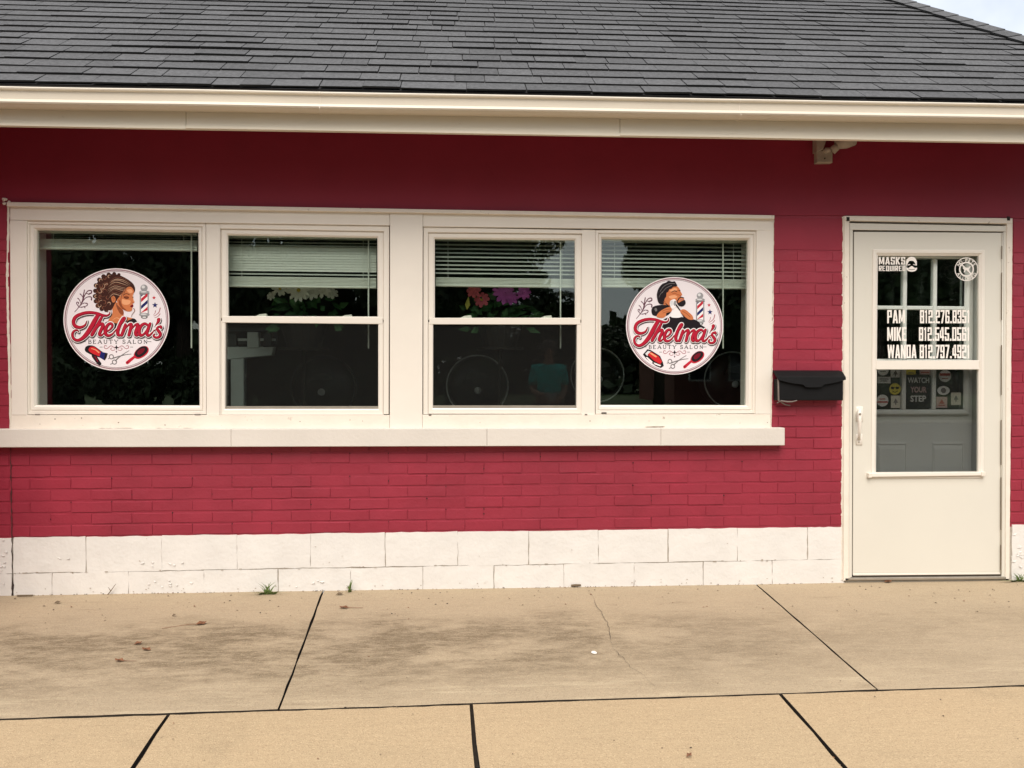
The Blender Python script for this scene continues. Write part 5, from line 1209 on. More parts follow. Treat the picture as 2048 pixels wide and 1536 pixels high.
# storm door lettering
def _seg(ch):
    t, v, m0, m1 = .36, .135, .44, .56
    T_, B_, Mi = (0, 1 - v, 1, 1), (0, 0, 1, v), (0, m0, 1, m1)
    Lf, Rf = (0, 0, t, 1), (1 - t, 0, 1, 1); LT, LB, RT, RB = (0, m0, t, 1), (0, 0, t, m1), (1 - t, m0, 1, 1), (1 - t, 0, 1, m1)
    hook, hookb = (0, .66, t, 1), (0, 0, t, .32)
    return {'0': [Lf, Rf, T_, B_], '1': [(.3, 0, .3 + t + .06, 1), (.05, .80, .4, .93)], '2': [T_, RT, Mi, LB, B_, hook], '3': [T_, B_, (.3, m0, 1, m1), Rf, hook, hookb],
            '4': [(.5, 0, .5 + t, 1), (0, .2, 1, .2 + v), (0, .2, t * .9, .75)], '5': [T_, LT, Mi, RB, B_, hookb], '6': [T_, Lf, Mi, RB, B_, (1 - t, .68, 1, 1)], '7': [T_],
            '8': [Lf, Rf, T_, B_, Mi], '9': [T_, LT, Mi, Rf, B_, hookb], '.': [(0, 0, 1, 1)], 'P': [Lf, T_, RT, Mi], 'I': [(0, 0, 1, 1)], 'E': [Lf, T_, B_, (0, m0, .8, m1)], 'D': [Lf, Rf, T_, B_],
            'M': [(0, 0, .26, 1), (.74, 0, 1, 1)], 'A': [(.2, .2, .8, .32)], 'K': [Lf], 'N': [(0, 0, .3, 1), (.7, 0, 1, 1)], 'W': [], 'S': [T_, LT, Mi, RB, B_, (1 - t, .7, 1, 1), hookb], 'R': [Lf, T_, RT, Mi], 'Q': [Lf, Rf, T_, B_], 'U': [Lf, Rf, B_]}[ch]
DIAG = {'7': [[(.64, .9), (1, .9), (.55, 0), (.15, 0)]], '4': [[(.36, 1), (.52, 1), (.36, .7), (0, .3), (0, .5)]], 'M': [[(0, 1), (.3, 1), (.56, .1), (.44, .1)], [(.7, 1), (1, 1), (.56, .1), (.44, .1)]],
        'A': [[(0, 0), (.34, 0), (.58, 1), (.3, 1)], [(.66, 0), (1, 0), (.7, 1), (.42, 1)]], 'K': [[(.3, .5), (.62, 1), (1, 1), (.58, .5)], [(.3, .5), (.58, .5), (1, 0), (.62, 0)]], 'N': [[(0, 1), (.32, 1), (1, 0), (.68, 0)]],
        'W': [[(0, 1), (.22, 1), (.36, 0), (.16, 0)], [(.16, 0), (.36, 0), (.58, 1), (.42, 1)], [(.42, 1), (.58, 1), (.84, 0), (.64, 0)], [(.64, 0), (.84, 0), (1, 1), (.78, 1)]], 'R': [[(.35, .5), (.7, .5), (1, 0), (.62, 0)]], 'Q': [[(.55, .25), (.75, .3), (1.08, -.06), (.8, -.06)]]}
GW = {'1': .72, '.': .42, 'I': .42, 'M': 1.35, 'W': 1.6, 'N': 1.12, 'A': 1.15, 'K': 1.1}
def block_text(pr, mb, txt, x0, y0, x1, y1, m, gap=.16):
    tot = sum(GW.get(c, 1.0) for c in txt) + gap * (len(txt) - 1); k = (x1 - x0) / tot; x = x0
    for ch in txt:
        wl = GW.get(ch, 1.0) * k
        hh_ = (y1 - y0) * (.16 if ch == '.' else 1)
        for (a, b, c, d) in _seg(ch): pr.poly(mb, [(x + a * wl, y1 - b * hh_), (x + c * wl, y1 - b * hh_), (x + c * wl, y1 - d * hh_), (x + a * wl, y1 - d * hh_)], m, 0)
        for q in DIAG.get(ch, []): pr.poly(mb, [(x + a * wl, y1 - b * hh_) for a, b in q], m, 0)
        x += wl + gap * k
DYL = .0095
ident = lambda x, y: (x, y)
def decal(name, label, cat, u, v, Y=DYL, group=None):
    return thing(name, label, cat, W(u, v, Y), group), Print(ident, Y)
t, pr = decal('phone_list', 'white block lettering of three names and phone numbers on the storm door glass', 'door lettering', 1857, 718)
for (nm, n1, x0, x1, y0, y1, num, xa) in (('PAM', 'name', 1774.5, 1810, 620, 646.5, '812.276.8351', 1840), ('MIKE', 'name', 1774.5, 1813, 654.5, 681.5, '812.545.0561', 1838), ('WANDA', 'name', 1775, 1833, 689.5, 716.5, '812.797.4921', 1839.5)):
    mb = MB(); block_text(pr, mb, nm, x0, y0, x1, y1, M['white_vinyl']); obj('name', mb, t)
    mb = MB(); block_text(pr, mb, num, xa, y0, 1940, y1, M['white_vinyl']); obj('number', mb, t)
t, pr = decal('mask_notice', 'white MASKS REQUIRED notice with a masked face on the door glass', 'notice', 1795, 543)
mb = MB(); block_text(pr, mb, 'MASKS', 1757.5, 514, 1810.5, 529, M['white_vinyl'], .2); block_text(pr, mb, 'REQUIRED', 1757.5, 531.5, 1811, 542, M['white_vinyl'], .22); obj('lettering', mb, t)
mb = MB()
pr.blob(mb, [(1813, 532), (1812.5, 522), (1817, 515.5), (1823.5, 513.5), (1830, 516), (1833.5, 523), (1833, 532), (1830, 526), (1826, 522), (1819, 522), (1816, 526)], M['white_vinyl'], 0)
pr.blob(mb, [(1812.5, 535), (1817, 536), (1823.5, 532), (1830, 536), (1834, 535), (1832, 541), (1823.5, 543.5), (1815, 541)], M['white_vinyl'], 0); pr.stroke(mb, [(1816, 530), (1820, 529)], 1.5, M['white_vinyl'], 1); pr.stroke(mb, [(1827, 529), (1831, 530)], 1.5, M['white_vinyl'], 1)
pr.stroke(mb, [(1817, 538), (1823.5, 539.5), (1830, 538)], .9, M['dark'], 2); obj('masked_face', mb, t)
t, pr = decal('pet_notice', 'round white NO PETS ALLOWED sticker with a crossed dog on the door glass', 'notice', 1933, 563)
mb = MB(); pr.circ(mb, 1933, 538.5, 22.8, 1.6, M['white_vinyl'], 0, 40); pr.circ(mb, 1933, 538.5, 13.6, 2.6, M['white_vinyl'], 0, 32); pr.stroke(mb, [(1924, 529.5), (1942, 547.5)], 2.4, M['white_vinyl'], 1); obj('rings', mb, t)
mb = MB(); pr.arc_text(mb, 'NO·PETS', 1933, 538.5, 18.2, -58, 58, 6.2, M['white_vinyl'], 0); pr.arc_text(mb, 'ALLOWED', 1933, 538.5, 18.2, 238, 122, 6.0, M['white_vinyl'], 0, inward=True); obj('lettering', mb, t)
mb = MB(); pr.blob(mb, [(1925.5, 536), (1928, 533.5), (1931, 535), (1937, 535), (1940, 532), (1941, 533), (1939, 537), (1938, 540), (1939, 544), (1937, 544), (1935.5, 540.5), (1931, 540.5), (1929.5, 544.5), (1927.5, 544.5), (1928.5, 540), (1927, 538)], M['white_vinyl'], 0); obj('dog', mb, t)

# signs and stickers on the inner door glass
IYS = IY + .0045
def sticker(label, u, v, shape, rx, ry, base, mark, y=IYS):
    t = thing('sticker', label, 'sticker', W(u, v + ry, y), 'stickers on the inner door glass'); pr = Print(ident, y); mb = MB()
    if shape == 'o': pr.disc(mb, u, v, rx, ry, P[base], 0, 24)
    else: pr.poly(mb, [(u - rx, v - ry), (u + rx, v - ry), (u + rx, v + ry), (u - rx, v + ry)], P[base], 0)
    obj('backing', mb, t); mb = MB(); mark(pr, mb, u, v); obj('print', mb, t)
def bars(m, *rows):
    def f(pr, mb, u, v):
        for (dy, hw, h) in rows: pr.poly(mb, [(u - hw, v + dy - h), (u + hw, v + dy - h), (u + hw, v + dy + h), (u - hw, v + dy + h)], P[m], 1)
    return f
def tree_mark(m):
    def f(pr, mb, u, v):
        pr.poly(mb, [(u, v - 7), (u + 5, v + 2), (u + 1.2, v + 2), (u + 1.2, v + 6), (u - 1.2, v + 6), (u - 1.2, v + 2), (u - 5, v + 2)], P[m], 1)
    return f
def smile(pr, mb, u, v):
    for s_ in (-1, 1): pr.blob(mb, [(u + s_ * 1, v - 4), (u + s_ * 8, v - 4), (u + s_ * 7.5, v - .5), (u + s_ * 4, v + .5), (u + s_ * 1.5, v - 1)], P['sign_black'], 1)
    pr.stroke(mb, [(u - 5, v + 4), (u, v + 6.5), (u + 5, v + 4)], 1.4, P['sign_black'], 1)
sticker('pale round sticker cut by the door cross rail, first column', 1766, 741, 'o', 11, 10, 'sticker_white', bars('grey', (2, 6, .9)))
sticker('white square sticker with a dark heart shaped mark, top of first column', 1791, 747, 'r', 10, 8, 'sticker_white', tree_mark('grey'))
sticker('wide white banner sticker with dark scrawl above the yellow face', 1768, 760, 'r', 13, 6.5, 'sticker_white', bars('grey', (-2, 9, 1), (2, 7, 1)))
sticker('yellow smiling face sticker wearing dark sunglasses', 1790, 778, 'o', 11.5, 11.5, 'yellow', smile)
sticker('round white sticker with dark red band at lower corner', 1765, 801, 'o', 12, 12, 'sticker_white', bars('sticker_red', (3, 11, 1.6), (-3, 6, 1)))
sticker('cream upright sticker with dark emblem below the yellow face', 1791.5, 803.5, 'r', 9.5, 12.5, 'cream', tree_mark('grey'))
sticker('yellow strip sticker above the WATCH YOUR STEP sign', 1822, 743, 'r', 9.5, 6, 'yellow', bars('grey', (3, 6, .8)))
sticker('pinkish strip sticker above the WATCH YOUR STEP sign', 1850, 743, 'r', 11, 6, 'sticker_pink', bars('sticker_red', (2, 8, .9)))
sticker('round grey sticker with a red band across it', 1890, 752, 'o', 12.5, 12, 'sticker_white', bars('sticker_red', (-3, 11, 2.6), (5, 6, .8)))
sticker('small oval white sticker with a dark circle', 1887, 781, 'o', 12.5, 9, 'sticker_white', lambda pr, mb, u, v: pr.disc(mb, u, v, 5.5, 5.5, P['grey'], 1, 16))
sticker('square pink sticker with a red triangle', 1883.5, 804.5, 'r', 11, 11, 'sticker_pink', lambda pr, mb, u, v: (pr.poly(mb, [(u, v - 6), (u + 6, v + 3), (u - 6, v + 3)], P['sticker_red'], 1), bars('sticker_red', (6, 7, 1))(pr, mb, u, v)))
sticker('cream sticker with dark crest at the end of the last column', 1912, 797.5, 'r', 10, 12.5, 'cream', tree_mark('grey'))
t = thing('step_sign', 'black WATCH YOUR STEP sign behind the lower door glass', 'sign', W(1837, 817, IYS)); pr = Print(ident, IYS)
mb = MB(); pr.poly(mb, [(1814, 752), (1862, 752), (1862, 816.5), (1814, 816.5)], P['sign_black'], 0); obj('board', mb, t)
mb = MB(); pr.text(mb, 'WATCH', 1815.5, 755, 1858.5, 766, P['sticker_white'], 1, .025); pr.text(mb, 'STEP', 1821, 791, 1852, 803.5, P['sticker_white'], 1, .025); pr.text(mb, 'YOUR', 1821, 773.5, 1853, 785, P['sticker_pink'], 1, .025); obj('lettering', mb, t)

# ================================================================== MAILBOX and FIXTURE
MY = -.068
mbx = thing('mailbox', 'black wall mailbox with a drooping lid between window and door', 'mailbox', W(1622, 806, -.05))
b = MB(); ql = W(1556, 757, MY); qr = W(1687, 755, MY); zb_l, zb_r = W(1558, 801, MY).z, W(1687, 801, MY).z; ztp = W(1620, 751, MY).z
b.box((ql.x, MY, (zb_l + zb_r) / 2), (qr.x, -.006, ql.z - .004), M['black_metal'], .004); obj('body', b, mbx)
lm = MB(); vs = []; fs = []; N = 22
for i in range(N + 1):
    s_ = i / N; x = lerp(ql.x - .006, qr.x + .008, s_)
    c = 1 - (2 * s_ - 1) ** 2
    drop_ = .024 + .030 * c + (.014 if .40 < s_ < .66 else 0)
    for (y, z) in ((-.002, ztp + .030), (-.040, ztp + .022), (MY - .006, ztp - .004), (MY - .011, ztp - .010), (MY - .013 - .004 * c, ztp - drop_), (MY - .008 - .004 * c, ztp - drop_)): vs.append((x, y, z))
for i in range(N):
    for k in range(5): fs.append((i * 6 + k, i * 6 + k + 1, i * 6 + 7 + k, i * 6 + 6 + k))
fs += [tuple(range(5)), tuple(range(N * 6, N * 6 + 5))[::-1]]
lm.add(vs, fs, M['black_metal']); recalc(obj('lid', lm, mbx))
br = MB(); br.slab(Q((1555, 757), (1557.2, 758), (1558.2, 803), (1556, 801), MY), MY - .006, MY + .004, M['rust'], .001); obj('side_flange', br, mbx)
br = MB(); br.tube([W(1554, 806, MY + .01), W(1562, 801.5, MY - .004), W(1574, 803.5, MY - .008), W(1584, 803.5, MY - .008), W(1594, 801, MY - .004)], [.003, .004, .0045, .004, .003], M['rust'], 6); br.tube([W(1562, 804, MY + .02), W(1570, 809, MY + .03), W(1580, 811, MY + .05)], .004, M['rust'], 6); obj('torn_bracket', br, mbx)

FYx = -.115
fx = thing('wall_light', 'weathered beige twin arm light fixture under the gutter above the door', 'light fixture', W(1648, 326, -.05))
b = MB(); b.slab(QR(1632, 302, 1663.5, 326, -.03), -.042, -.0045, M['fixture'], .004); obj('base_box', b, fx)
b = MB(); b.slab(Q((1632.5, 272), (1655, 272), (1646, 299), (1632.5, 304), -.05), -.056, -.005, M['fixture'], .003); b.slab(QR(1639, 275, 1650, 282, -.056), -.064, -.05, M['fixture'], .002); obj('upright_arm', b, fx)
b = MB(); b.tube([W(1648, 304, -.04), W(1653, 300, -.05), W(1662, 300, -.06)], [.014, .017, .014], M['fixture'], 12); obj('swivel', b, fx, smooth=True)
b = MB(); b.tube([W(1664, 302, -.06), W(1673, 294, -.07), W(1682, 286, -.08)], [.024, .022, .018], M['fixture'], 14); obj('lamp_arm', b, fx, smooth=True)
b = MB(); c0 = W(1679, 287, -.08); b.lathe([(0, -.02), (.024, -.02), (.034, .0), (.046, .03), (.052, .075), (.046, .078), (0, .05)], c0, (.80, -.10, .42), M['fixture'], 20); obj('lamp_head', b, fx, smooth=True)
b = MB(); b.lathe([(0, .002), (.0042, .0015), (.0042, -.004)], W(1649.5, 317, -.043), (0, -1, 0), M['dark'], 10); obj('screw', b, fx)

# ================================================================== WEEDS, LEAVES, DEBRIS
def tuft(label, u, v, n, h, spread, seed, m='weed', flat_n=0, cat='weed'):
    rnd = random.Random(seed); p = G(u, v); p = Vector((p.x, min(p.y, -.012), gz(p.x, -.012)))
    t = thing('weed', label, cat, p)
    for k in range(n + flat_n):
        mb = MB(); fl = k >= n
        a = rnd.uniform(-1, 1); hh = h * rnd.uniform(.55, 1.0) * (.45 if fl else 1); lean = a * spread * (2.2 if fl else 1)
        x0 = p.x + rnd.uniform(-.5, .5) * spread * (1.3 if fl else .6); y0 = p.y - rnd.uniform(0, .02); wd_ = rnd.uniform(.0025, .0045) * (1.5 if fl else 1)
        vs = []
        for q in range(4):
            s_ = q / 3; x = x0 + lean * s_ ** 1.6; z = gz(x0, y0) - .002 + hh * (s_ - (.35 * s_ ** 3 if fl else .1 * s_ ** 3)); w_ = wd_ * (1 - s_ ** 2) + .0004
            vs += [(x - w_, y0 - .02 * s_ * (1.5 if fl else .6), z), (x + w_, y0 - .02 * s_ * (1.5 if fl else .6) - .001, z)]
        mb.add(vs, [(0, 1, 3, 2), (2, 3, 5, 4), (4, 5, 7, 6)], M[m]); obj('blade', mb, t)
    return t
tuft('low green weed clump growing where block wall meets pavement', 536, 1187, 12, .085, .06, 1, flat_n=34)
tuft('small upright grass shoot in a block joint', 700, 1182, 7, .08, .018, 2, flat_n=5)
tuft('dry forked weed stalk leaning against the white blocks', 221, 1188, 0, .0, .0, 3)
wt = C.objects[[o.name for o in C.objects if o.get('label', '').startswith('dry forked')][0]]
p = Vector(wt.location); b = MB(); b.tube([p + Vector((-.012, -.004, -.002)), p + Vector((.008, -.008, .022)), p + Vector((.034, -.010, .058))], [.0028, .0026, .0012], M['weed_dry'], 6); b.tube([p + Vector((.006, -.008, .02)), p + Vector((-.006, -.010, .042))], [.0022, .001], M['weed_dry'], 5); obj('stalk', b, wt)
tuft('leafy green weed beside the door frame at the right end', 2032, 1160, 12, .07, .06, 7, flat_n=36)
for k, (u, v) in enumerate(((622, 1184), (650, 1183), (676, 1183), (330, 1187))):
    pass
lrnd = random.Random(12)
def leaf_thing(label, u, v, l_, ang, stem, m='dead_leaf'):
    p = G(u, v, .004); t = thing('fallen_leaf', label, 'dead leaf', p, None)
    mb = MB(); d = Vector((math.cos(ang), math.sin(ang), 0)); s_ = Vector((-d.y, d.x, 0)); w_ = l_ * .36
    mb.add([p - d * l_ * .5, p - d * l_ * .1 + s_ * w_ + Vector((0, 0, .010)), p + d * l_ * .3 + s_ * w_ * .7 + Vector((0, 0, .006)), p + d * l_ * .5 + Vector((0, 0, .012)), p + d * l_ * .25 - s_ * w_ * .8 + Vector((0, 0, .004)), p - d * l_ * .15 - s_ * w_ * .9 + Vector((0, 0, .009)), p + Vector((0, 0, .003))],
           [(0, 6, 1), (1, 6, 2), (2, 6, 3), (3, 6, 4), (4, 6, 5), (5, 6, 0)], M[m]); obj('blade', mb, t)
    if stem:
        mb = MB(); mb.tube([p - d * l_ * .45 + Vector((0, 0, .003)), p - d * l_ * .9 + s_ * .006 + Vector((0, 0, .004)), p - d * (l_ * .6 + stem) + Vector((0, 0, .002))], [.0016, .0013, .001], M[m], 5); obj('stem', mb, t)
leaf_thing('brown leaf with long thin stem on the stained slab', 402, 1248, .055, .35, .14)
leaf_thing('reddish curled leaf near the middle of the west slab', 293, 1300, .042, 2.9, 0)
leaf_thing('faded small leaf just behind the reddish curled leaf', 276, 1288, .036, .5, 0)
leaf_thing('red brown leaf with a short stem lowest on the west slab', 239, 1322, .04, 3.0, .05)
leaf_thing('long brown leaf with a straight stem by the slab joint', 688, 1216, .05, 3.05, .07)
leaf_thing('grey brown leaf lying closest to the grass shoot', 679, 1189, .04, .2, 0, 'twig')
leaf_thing('narrow dark leaf near the west corner of the slab', 115, 1206, .034, .3, 0, 'twig')
leaf_thing('brown leaf in the gap under the storm door', 1776, 1164, .045, .0, 0)
leaf_thing('orange brown leaf on the front slab', 1378, 1513, .022, .5, 0)
leaf_thing('dark leaf bit on the slab left of the long stemmed leaf', 348, 1232, .022, .2, 0, 'twig')
tw = G(1152, 1171, .008); t = thing('twig', 'short thick brown twig against the block wall above the crack', 'twig', tw); b = MB(); b.tube([tw + Vector((-.028, .0, 0)), tw + Vector((0, -.003, .003)), tw + Vector((.028, .002, .001))], [.006, .007, .005], M['twig'], 7); obj('stick', b, t)
tw = G(50, 1191, .006); t = thing('twig', 'flat brown strip of wood lying by the west corner', 'twig', tw); b = MB(); b.tube([tw + Vector((-.04, 0, 0)), tw + Vector((.04, -.002, .001))], [.005, .0045], M['twig'], 6); obj('stick', b, t)
pc = G(1188, 1305, .004); t = thing('paint_chip', 'small white chip lying beside the crack', 'paint chip', pc); b = MB(); b.lathe([(0, .005), (.010, .004), (.014, 0), (.012, -.002)], pc, (.1, 0, 1), M['pale_chip'], 9); obj('flake', b, t)
db = MB(); drnd = random.Random(77)
def speck(p, r_):
    a = drnd.uniform(0, 6.28); e = drnd.uniform(1, 2.2)
    vs = []
    for k in range(5):
        t_ = a + 2 * math.pi * k / 5; x, y = math.cos(t_) * r_ * e, math.sin(t_) * r_; vs.append((p.x + x * math.cos(a) - y * math.sin(a), p.y + x * math.sin(a) + y * math.cos(a), p.z))
    vs.append((p.x, p.y, p.z + r_ * .8)); db.add(vs, [(k, (k + 1) % 5, 5) for k in range(5)], M[drnd.choice(['twig', 'dead_leaf', 'dark', 'twig'])])
for k in range(150):
    u = drnd.uniform(0, 2048); v = lerp(1196, 1250, drnd.random() ** 1.7) - (u / 2048) * 28
    speck(G(u, v, .003), drnd.uniform(.0015, .0045))
for k in range(60): speck(G(drnd.uniform(0, 2048), drnd.uniform(1230, 1530), .003), drnd.uniform(.0012, .003))
for k in range(150):
    u = drnd.uniform(20, 1680); p = G(u, lerp(1191, 1166, (u - 30) / 1650), .002); speck(Vector((p.x, -.008 - drnd.random() * .012, gz(p.x, 0) + .002)), drnd.uniform(.0015, .004))
for f in (f1, f2, f3):
    for k in range(45):
        y = drnd.uniform(-3.0, -1.9); speck(Vector((f(y) + drnd.uniform(-.004, .004), y, gz(f(y), y) - .014)), drnd.uniform(.002, .0042))
d_ = obj('debris', db); d_['kind'] = 'stuff'; d_['label'] = 'dark specks of leaf litter scattered over the pavement'

# ================================================================== OVERHEAD WIRE
pa = RP(hipx(1.55) + .02, 1.55, .02); a_, s_h = roofhit(1849, 8); pa = RP(a_, s_h, .03)
b = MB(); pb = CAM + ray(1960, -90).normalized() * 45; b.tube([pa, lerp(pa, pb, .5) - Vector((0, 0, .5)), pb], .006, M['wire'], 6)
tag(obj('overhead_wire', b), 'thin black cable rising from the roof hip into the sky', 'wire')

# ================================================================== ACROSS THE STREET (seen in the window reflections)
def crown_mesh(seed, rx, rz, n):
    rnd = np.random.RandomState(seed); cl_ = [(rnd.uniform(-.6, .6) * rx, rnd.uniform(-.6, .6) * rx, rnd.uniform(-.6, .75) * rz, rnd.uniform(.32, .55) * rx) for _ in range(16)]
    vs = []; fs = []
    for k in range(n):
        c = cl_[rnd.randint(len(cl_))]; d = rnd.normal(size=3); d /= np.linalg.norm(d); r_ = c[3] * rnd.uniform(.55, 1.0) ** .6
        p = np.array(c[:3]) + d * r_ * np.array((1, 1, .85)); a = rnd.normal(size=3); a /= np.linalg.norm(a); b_ = np.cross(a, rnd.normal(size=3)); b_ /= np.linalg.norm(b_); s_ = rnd.uniform(.09, .17)
        i = len(vs); vs += [tuple(p - a * s_), tuple(p + b_ * s_ * .5), tuple(p + a * s_), tuple(p - b_ * s_ * .5)]; fs.append((i, i + 1, i + 2, i + 3))
    me = bpy.data.meshes.new('crown'); me.from_pydata(vs, [], fs); me.materials.append(M['foliage']); return me
CM = [crown_mesh(1, 3.2, 3.6, 19000), crown_mesh(2, 2.4, 4.2, 16000)]
def tree(label, x, y, h, s_, k):
    zb = Z0 - .08; t = thing('tree', label, 'tree', (x, y, zb), 'trees across the street')
    b = MB(); b.tube([(x, y, zb - .1), (x + .05, y, zb + h * .3), (x - .08, y + .1, zb + h * .62), (x, y, zb + h * .85)], [.28 * s_, .21 * s_, .13 * s_, .05], M['bark'], 10)
    for q in range(5):
        a = q * 1.3; zz = zb + h * (.34 + .07 * q); b.tube([(x, y, zz), (x + math.cos(a) * 1.1 * s_, y + math.sin(a) * 1.1 * s_, zz + .9 * s_), (x + math.cos(a) * 1.9 * s_, y + math.sin(a) * 1.9 * s_, zz + 1.8 * s_)], [.09 * s_, .06 * s_, .02], M['bark'], 6)
    obj('trunk', b, t, smooth=True)
    o = bpy.data.objects.new('crown', CM[k]); link(o, t, (x, y, zb + h * .62)); o.scale = (s_, s_, s_ * h / 9); o.rotation_euler = (0, 0, x)
TR = [(-13.5, -24, 11, 1.3, 0), (-9.0, -22, 9.5, 1.15, 1), (-5.0, -25, 11.5, 1.35, 0), (-1.6, -22.5, 9, 1.1, 1), (1.3, -25, 10, 1.1, 0), (4.9, -28, 5.0, .85, 0), (7.4, -23, 10.5, .75, 1), (12.2, -26, 11, 1.2, 0), (15.5, -23, 9.5, 1.2, 1), (19.0, -26, 12, 1.4, 0)]
TL = ['broad tree at the west end of the row across the street', 'slim tree second from the west across the street', 'tall broad tree opposite the first window', 'slim tree opposite the second window', 'broad tree at the west side of the sky gap', 'low rounded tree closing the bottom of the sky gap', 'narrow dark tree standing alone in the sky gap', 'broad tree in front of the red roofed house', 'slim tree second from the east across the street', 'tallest broad tree at the east end of the row']
for l_, a in zip(TL, TR): tree(l_, *a)
hb_ = crown_mesh(9, 1.0, .8, 2600)
for k, x in enumerate((-12, -9.4, -6.9, -4.3, -1.9, .6, 13.5)):
    t = thing('shrub', ['rounded shrub at the west end of the far kerb', 'second rounded shrub from the west along the far kerb', 'rounded shrub opposite the first window', 'rounded shrub below the tall broad tree', 'rounded shrub opposite the second window', 'rounded shrub beside the sky gap', 'rounded shrub in front of the red roofed house'][k], 'shrub', (x, -18.3, Z0 - .08), 'shrubs along the far kerb')
    o = bpy.data.objects.new('foliage', hb_); link(o, t, (x, -18.3, Z0 + .75)); o.scale = (1.25, 1, 1.1); o.rotation_euler = (0, 0, k)
    b = MB(); b.tube([(x, -18.3, Z0 - .1), (x, -18.3, Z0 + .7)], [.05, .03], M['bark'], 6); obj('stem', b, t)
hs_ = thing('brick_house', 'single storey brick house with red roof and white trim across the street', 'house', (13.0, -31, Z0 - .1))
b = MB(); b.box((9.6, -35, Z0 - .1), (18.4, -28.6, Z0 + 3.3), M['house_brick']); obj('wall', b, hs_)
b = MB(); b.add([(9.1, -28.1, Z0 + 3.25), (18.9, -28.1, Z0 + 3.25), (18.9, -35.5, Z0 + 3.25), (9.1, -35.5, Z0 + 3.25), (10.6, -31.8, Z0 + 6.6), (17.2, -31.8, Z0 + 6.6)], [(0, 1, 5, 4), (1, 2, 5), (2, 3, 4, 5), (3, 0, 4), (3, 2, 1, 0)], M['house_roof']); obj('roof', b, hs_)
for x in (10.2, 12.0, 15.2, 16.9):
    b = MB(); b.box((x, -28.62, Z0 + .9), (x + 1.0, -28.50, Z0 + 2.4), M['house_white']); wn = obj('window', b, hs_); b = MB(); b.box((x + .08, -28.51, Z0 + .98), (x + .92, -28.48, Z0 + 2.32), M['house_glass']); obj('pane', b, wn)
b = MB(); b.box((13.6, -28.62, Z0 - .08), (14.6, -28.52, Z0 + 2.05), M['house_white']); obj('door', b, hs_)
fm_ = MB(); fr = np.random.RandomState(31)
for k in range(16000):
    x = fr.uniform(-60, 60)
    top = 6.2 + 1.8 * math.sin(x * .45) + 1.2 * math.sin(x * 1.3 + 1)
    if 2.0 < x < 10.5: top = min(top, 3.2 + .6 * math.sin(x * 2))
    p = np.array((x, -46 + fr.normal() * 1.6, Z0 - .2 + top * fr.uniform(0, 1))); a = fr.normal(size=3); a /= np.linalg.norm(a); b_ = np.cross(a, fr.normal(size=3)); b_ /= np.linalg.norm(b_); q = fr.uniform(.35, .7)
    fm_.add([p - a * q, p + b_ * q * .6, p + a * q, p - b_ * q * .6], [(0, 1, 2, 3)], M['foliage'])
fw_ = obj('far_woodland', fm_); fw_['kind'] = 'stuff'; fw_['label'] = 'dark green woodland edge far behind the street trees'

# person standing on the pavement beside the camera, mirrored in the third window
PX, PY = 1.16, -4.95
per = thing('person', 'person in a teal shirt and dark trousers standing on the pavement facing the salon', 'person', (PX, PY, gz(PX, PY)))
def skin_mesh(name, verts, edges, radii, m, root=0):
    me = bpy.data.meshes.new(name); me.from_pydata(verts, edges, []); o = bpy.data.objects.new(name, me); C.objects.link(o)
    o.modifiers.new('skin', 'SKIN'); sv = me.skin_vertices[0].data
    for i, r_ in enumerate(radii): sv[i].radius = r_ if isinstance(r_, tuple) else (r_, r_)
    sv[root].use_root = True
    s_ = o.modifiers.new('sub', 'SUBSURF'); s_.levels = 2; s_.render_levels = 2
    dg = bpy.context.evaluated_depsgraph_get(); nm = bpy.data.meshes.new_from_object(o.evaluated_get(dg)); bpy.data.objects.remove(o)
    nm.materials.clear(); nm.materials.append(m); nm.polygons.foreach_set('use_smooth', [True] * len(nm.polygons)); nm.name = name
    return nm
def pobj(name, nm): o = bpy.data.objects.new(name, nm); link(o, per, (PX, PY, gz(PX, PY))); return o
# one continuous body: pelvis, spine, neck, head, arms with bent elbows, legs
bv = [(0, 0, .92), (0, .0, 1.12), (0, -.01, 1.30), (0, .0, 1.40), (0, .015, 1.47), (0, .02, 1.555), (0, .01, 1.62),
      (.16, 0, 1.33), (.20, -.02, 1.08), (.14, .20, 1.00), (.09, .28, .98),
      (-.16, 0, 1.33), (-.20, -.02, 1.08), (-.14, .20, 1.02), (-.08, .27, 1.02),
      (.09, 0, .86), (.10, .01, .48), (.10, -.02, .09), (.11, .10, .04), (-.09, 0, .86), (-.10, .01, .48), (-.10, -.02, .09), (-.11, .10, .04)]
be = [(0, 1), (1, 2), (2, 3), (3, 4), (4, 5), (5, 6), (2, 7), (7, 8), (8, 9), (9, 10), (2, 11), (11, 12), (12, 13), (13, 14), (0, 15), (15, 16), (16, 17), (17, 18), (0, 19), (19, 20), (20, 21), (21, 22)]
bradi = [(.15, .10), (.14, .095), (.15, .10), .06, .052, (.078, .095), .06, .06, .042, .036, .034, .06, .042, .036, .034, .085, .055, .036, .035, .085, .055, .036, .035]
pobj('body', skin_mesh('body', bv, be, bradi, M['skin']))
sv_ = [(0, 0, .88), (0, 0, 1.12), (0, -.01, 1.31), (0, 0, 1.395), (.165, 0, 1.33), (.205, -.02, 1.12), (-.165, 0, 1.33), (-.205, -.02, 1.12)]
pobj('shirt', skin_mesh('shirt', sv_, [(0, 1), (1, 2), (2, 3), (2, 4), (4, 5), (2, 6), (6, 7)], [(.175, .125), (.165, .115), (.175, .122), (.07, .07), .075, .06, .075, .06], M['teal']))
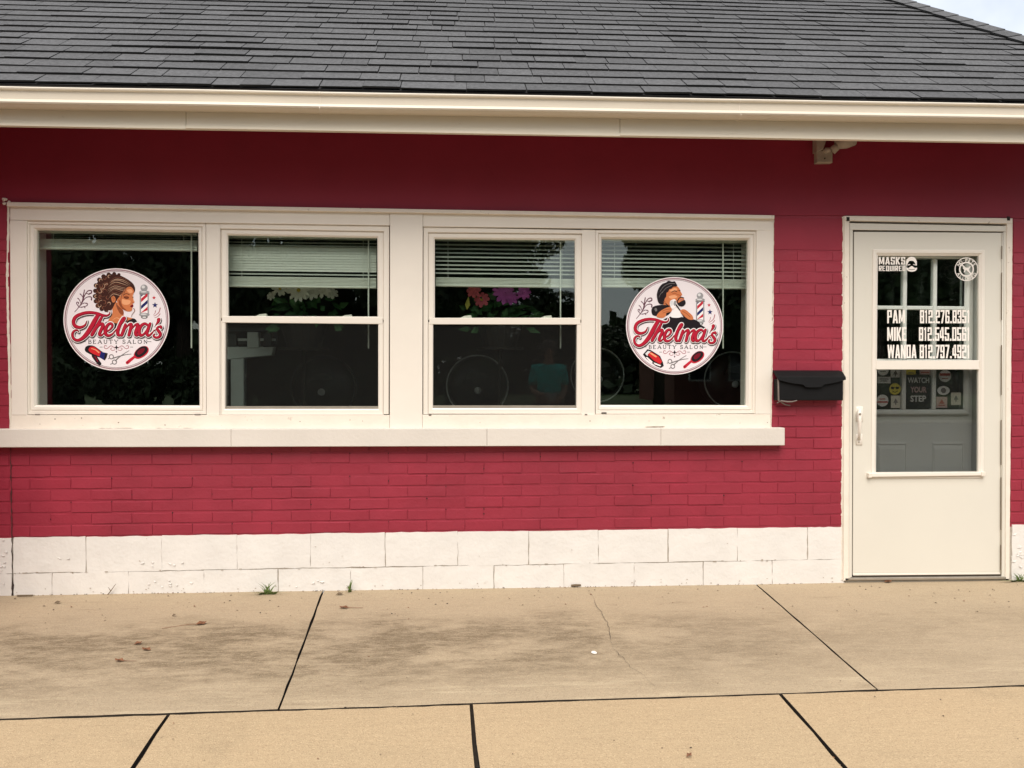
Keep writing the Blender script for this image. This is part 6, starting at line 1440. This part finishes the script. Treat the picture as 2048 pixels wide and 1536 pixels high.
tv = [(0, 0, .90), (.09, 0, .84), (.10, .01, .48), (.10, -.02, .06), (-.09, 0, .84), (-.10, .01, .48), (-.10, -.02, .06)]
pobj('trousers', skin_mesh('trousers', tv, [(0, 1), (1, 2), (2, 3), (0, 4), (4, 5), (5, 6)], [(.165, .12), .105, .072, .06, .105, .072, .06], M['denim']))
b = MB(); b.lathe([(0, .10), (.06, .088), (.095, .04), (.10, -.02), (.088, -.07), (.07, -.09)], (PX, PY - .018, gz(PX, PY) + 1.59), (0, -.25, 1), M['hair'], 20); obj('hair', b, per, smooth=True)
for s_ in (-1, 1):
    for k in range(4):
        b = MB(); fz = 1.0 - k * .017; hx_ = PX + s_ * .085; b.tube([(hx_, PY + .28, gz(PX, PY) + fz), (hx_ - s_ * .02, PY + .325, gz(PX, PY) + fz - .004), (hx_ - s_ * .05, PY + .335 - .005 * k, gz(PX, PY) + fz - .01)], [.0095, .009, .007], M['skin'], 7); obj('finger', b, per, smooth=True)
    b = MB(); b.tube([(PX + s_ * .085, PY + .27, gz(PX, PY) + 1.01), (PX + s_ * .06, PY + .285, gz(PX, PY) + 1.04), (PX + s_ * .035, PY + .30, gz(PX, PY) + 1.05)], [.012, .011, .009], M['skin'], 7); obj('thumb', b, per, smooth=True)
    b = MB(); b.lathe([(0, .008), (.009, .004), (.011, -.004)], (PX + s_ * .033, PY + .095, gz(PX, PY) + 1.565), (0, 1, 0), M['dark'], 8); obj('eye', b, per)
b = MB(); b.tube([(PX, PY + .10, gz(PX, PY) + 1.57), (PX, PY + .128, gz(PX, PY) + 1.535), (PX, PY + .105, gz(PX, PY) + 1.53)], [.01, .016, .012], M['skin'], 8); obj('nose', b, per, smooth=True)
ph = thing('bag', 'small pale flat pouch held in both hands of the person in teal', 'pouch', (PX, PY + .31, gz(PX, PY) + .93)); b = MB(); b.box((PX - .06, PY + .305, gz(PX, PY) + .93), (PX + .06, PY + .32, gz(PX, PY) + 1.04), M['phone'], .004); obj('pouch_body', b, ph)
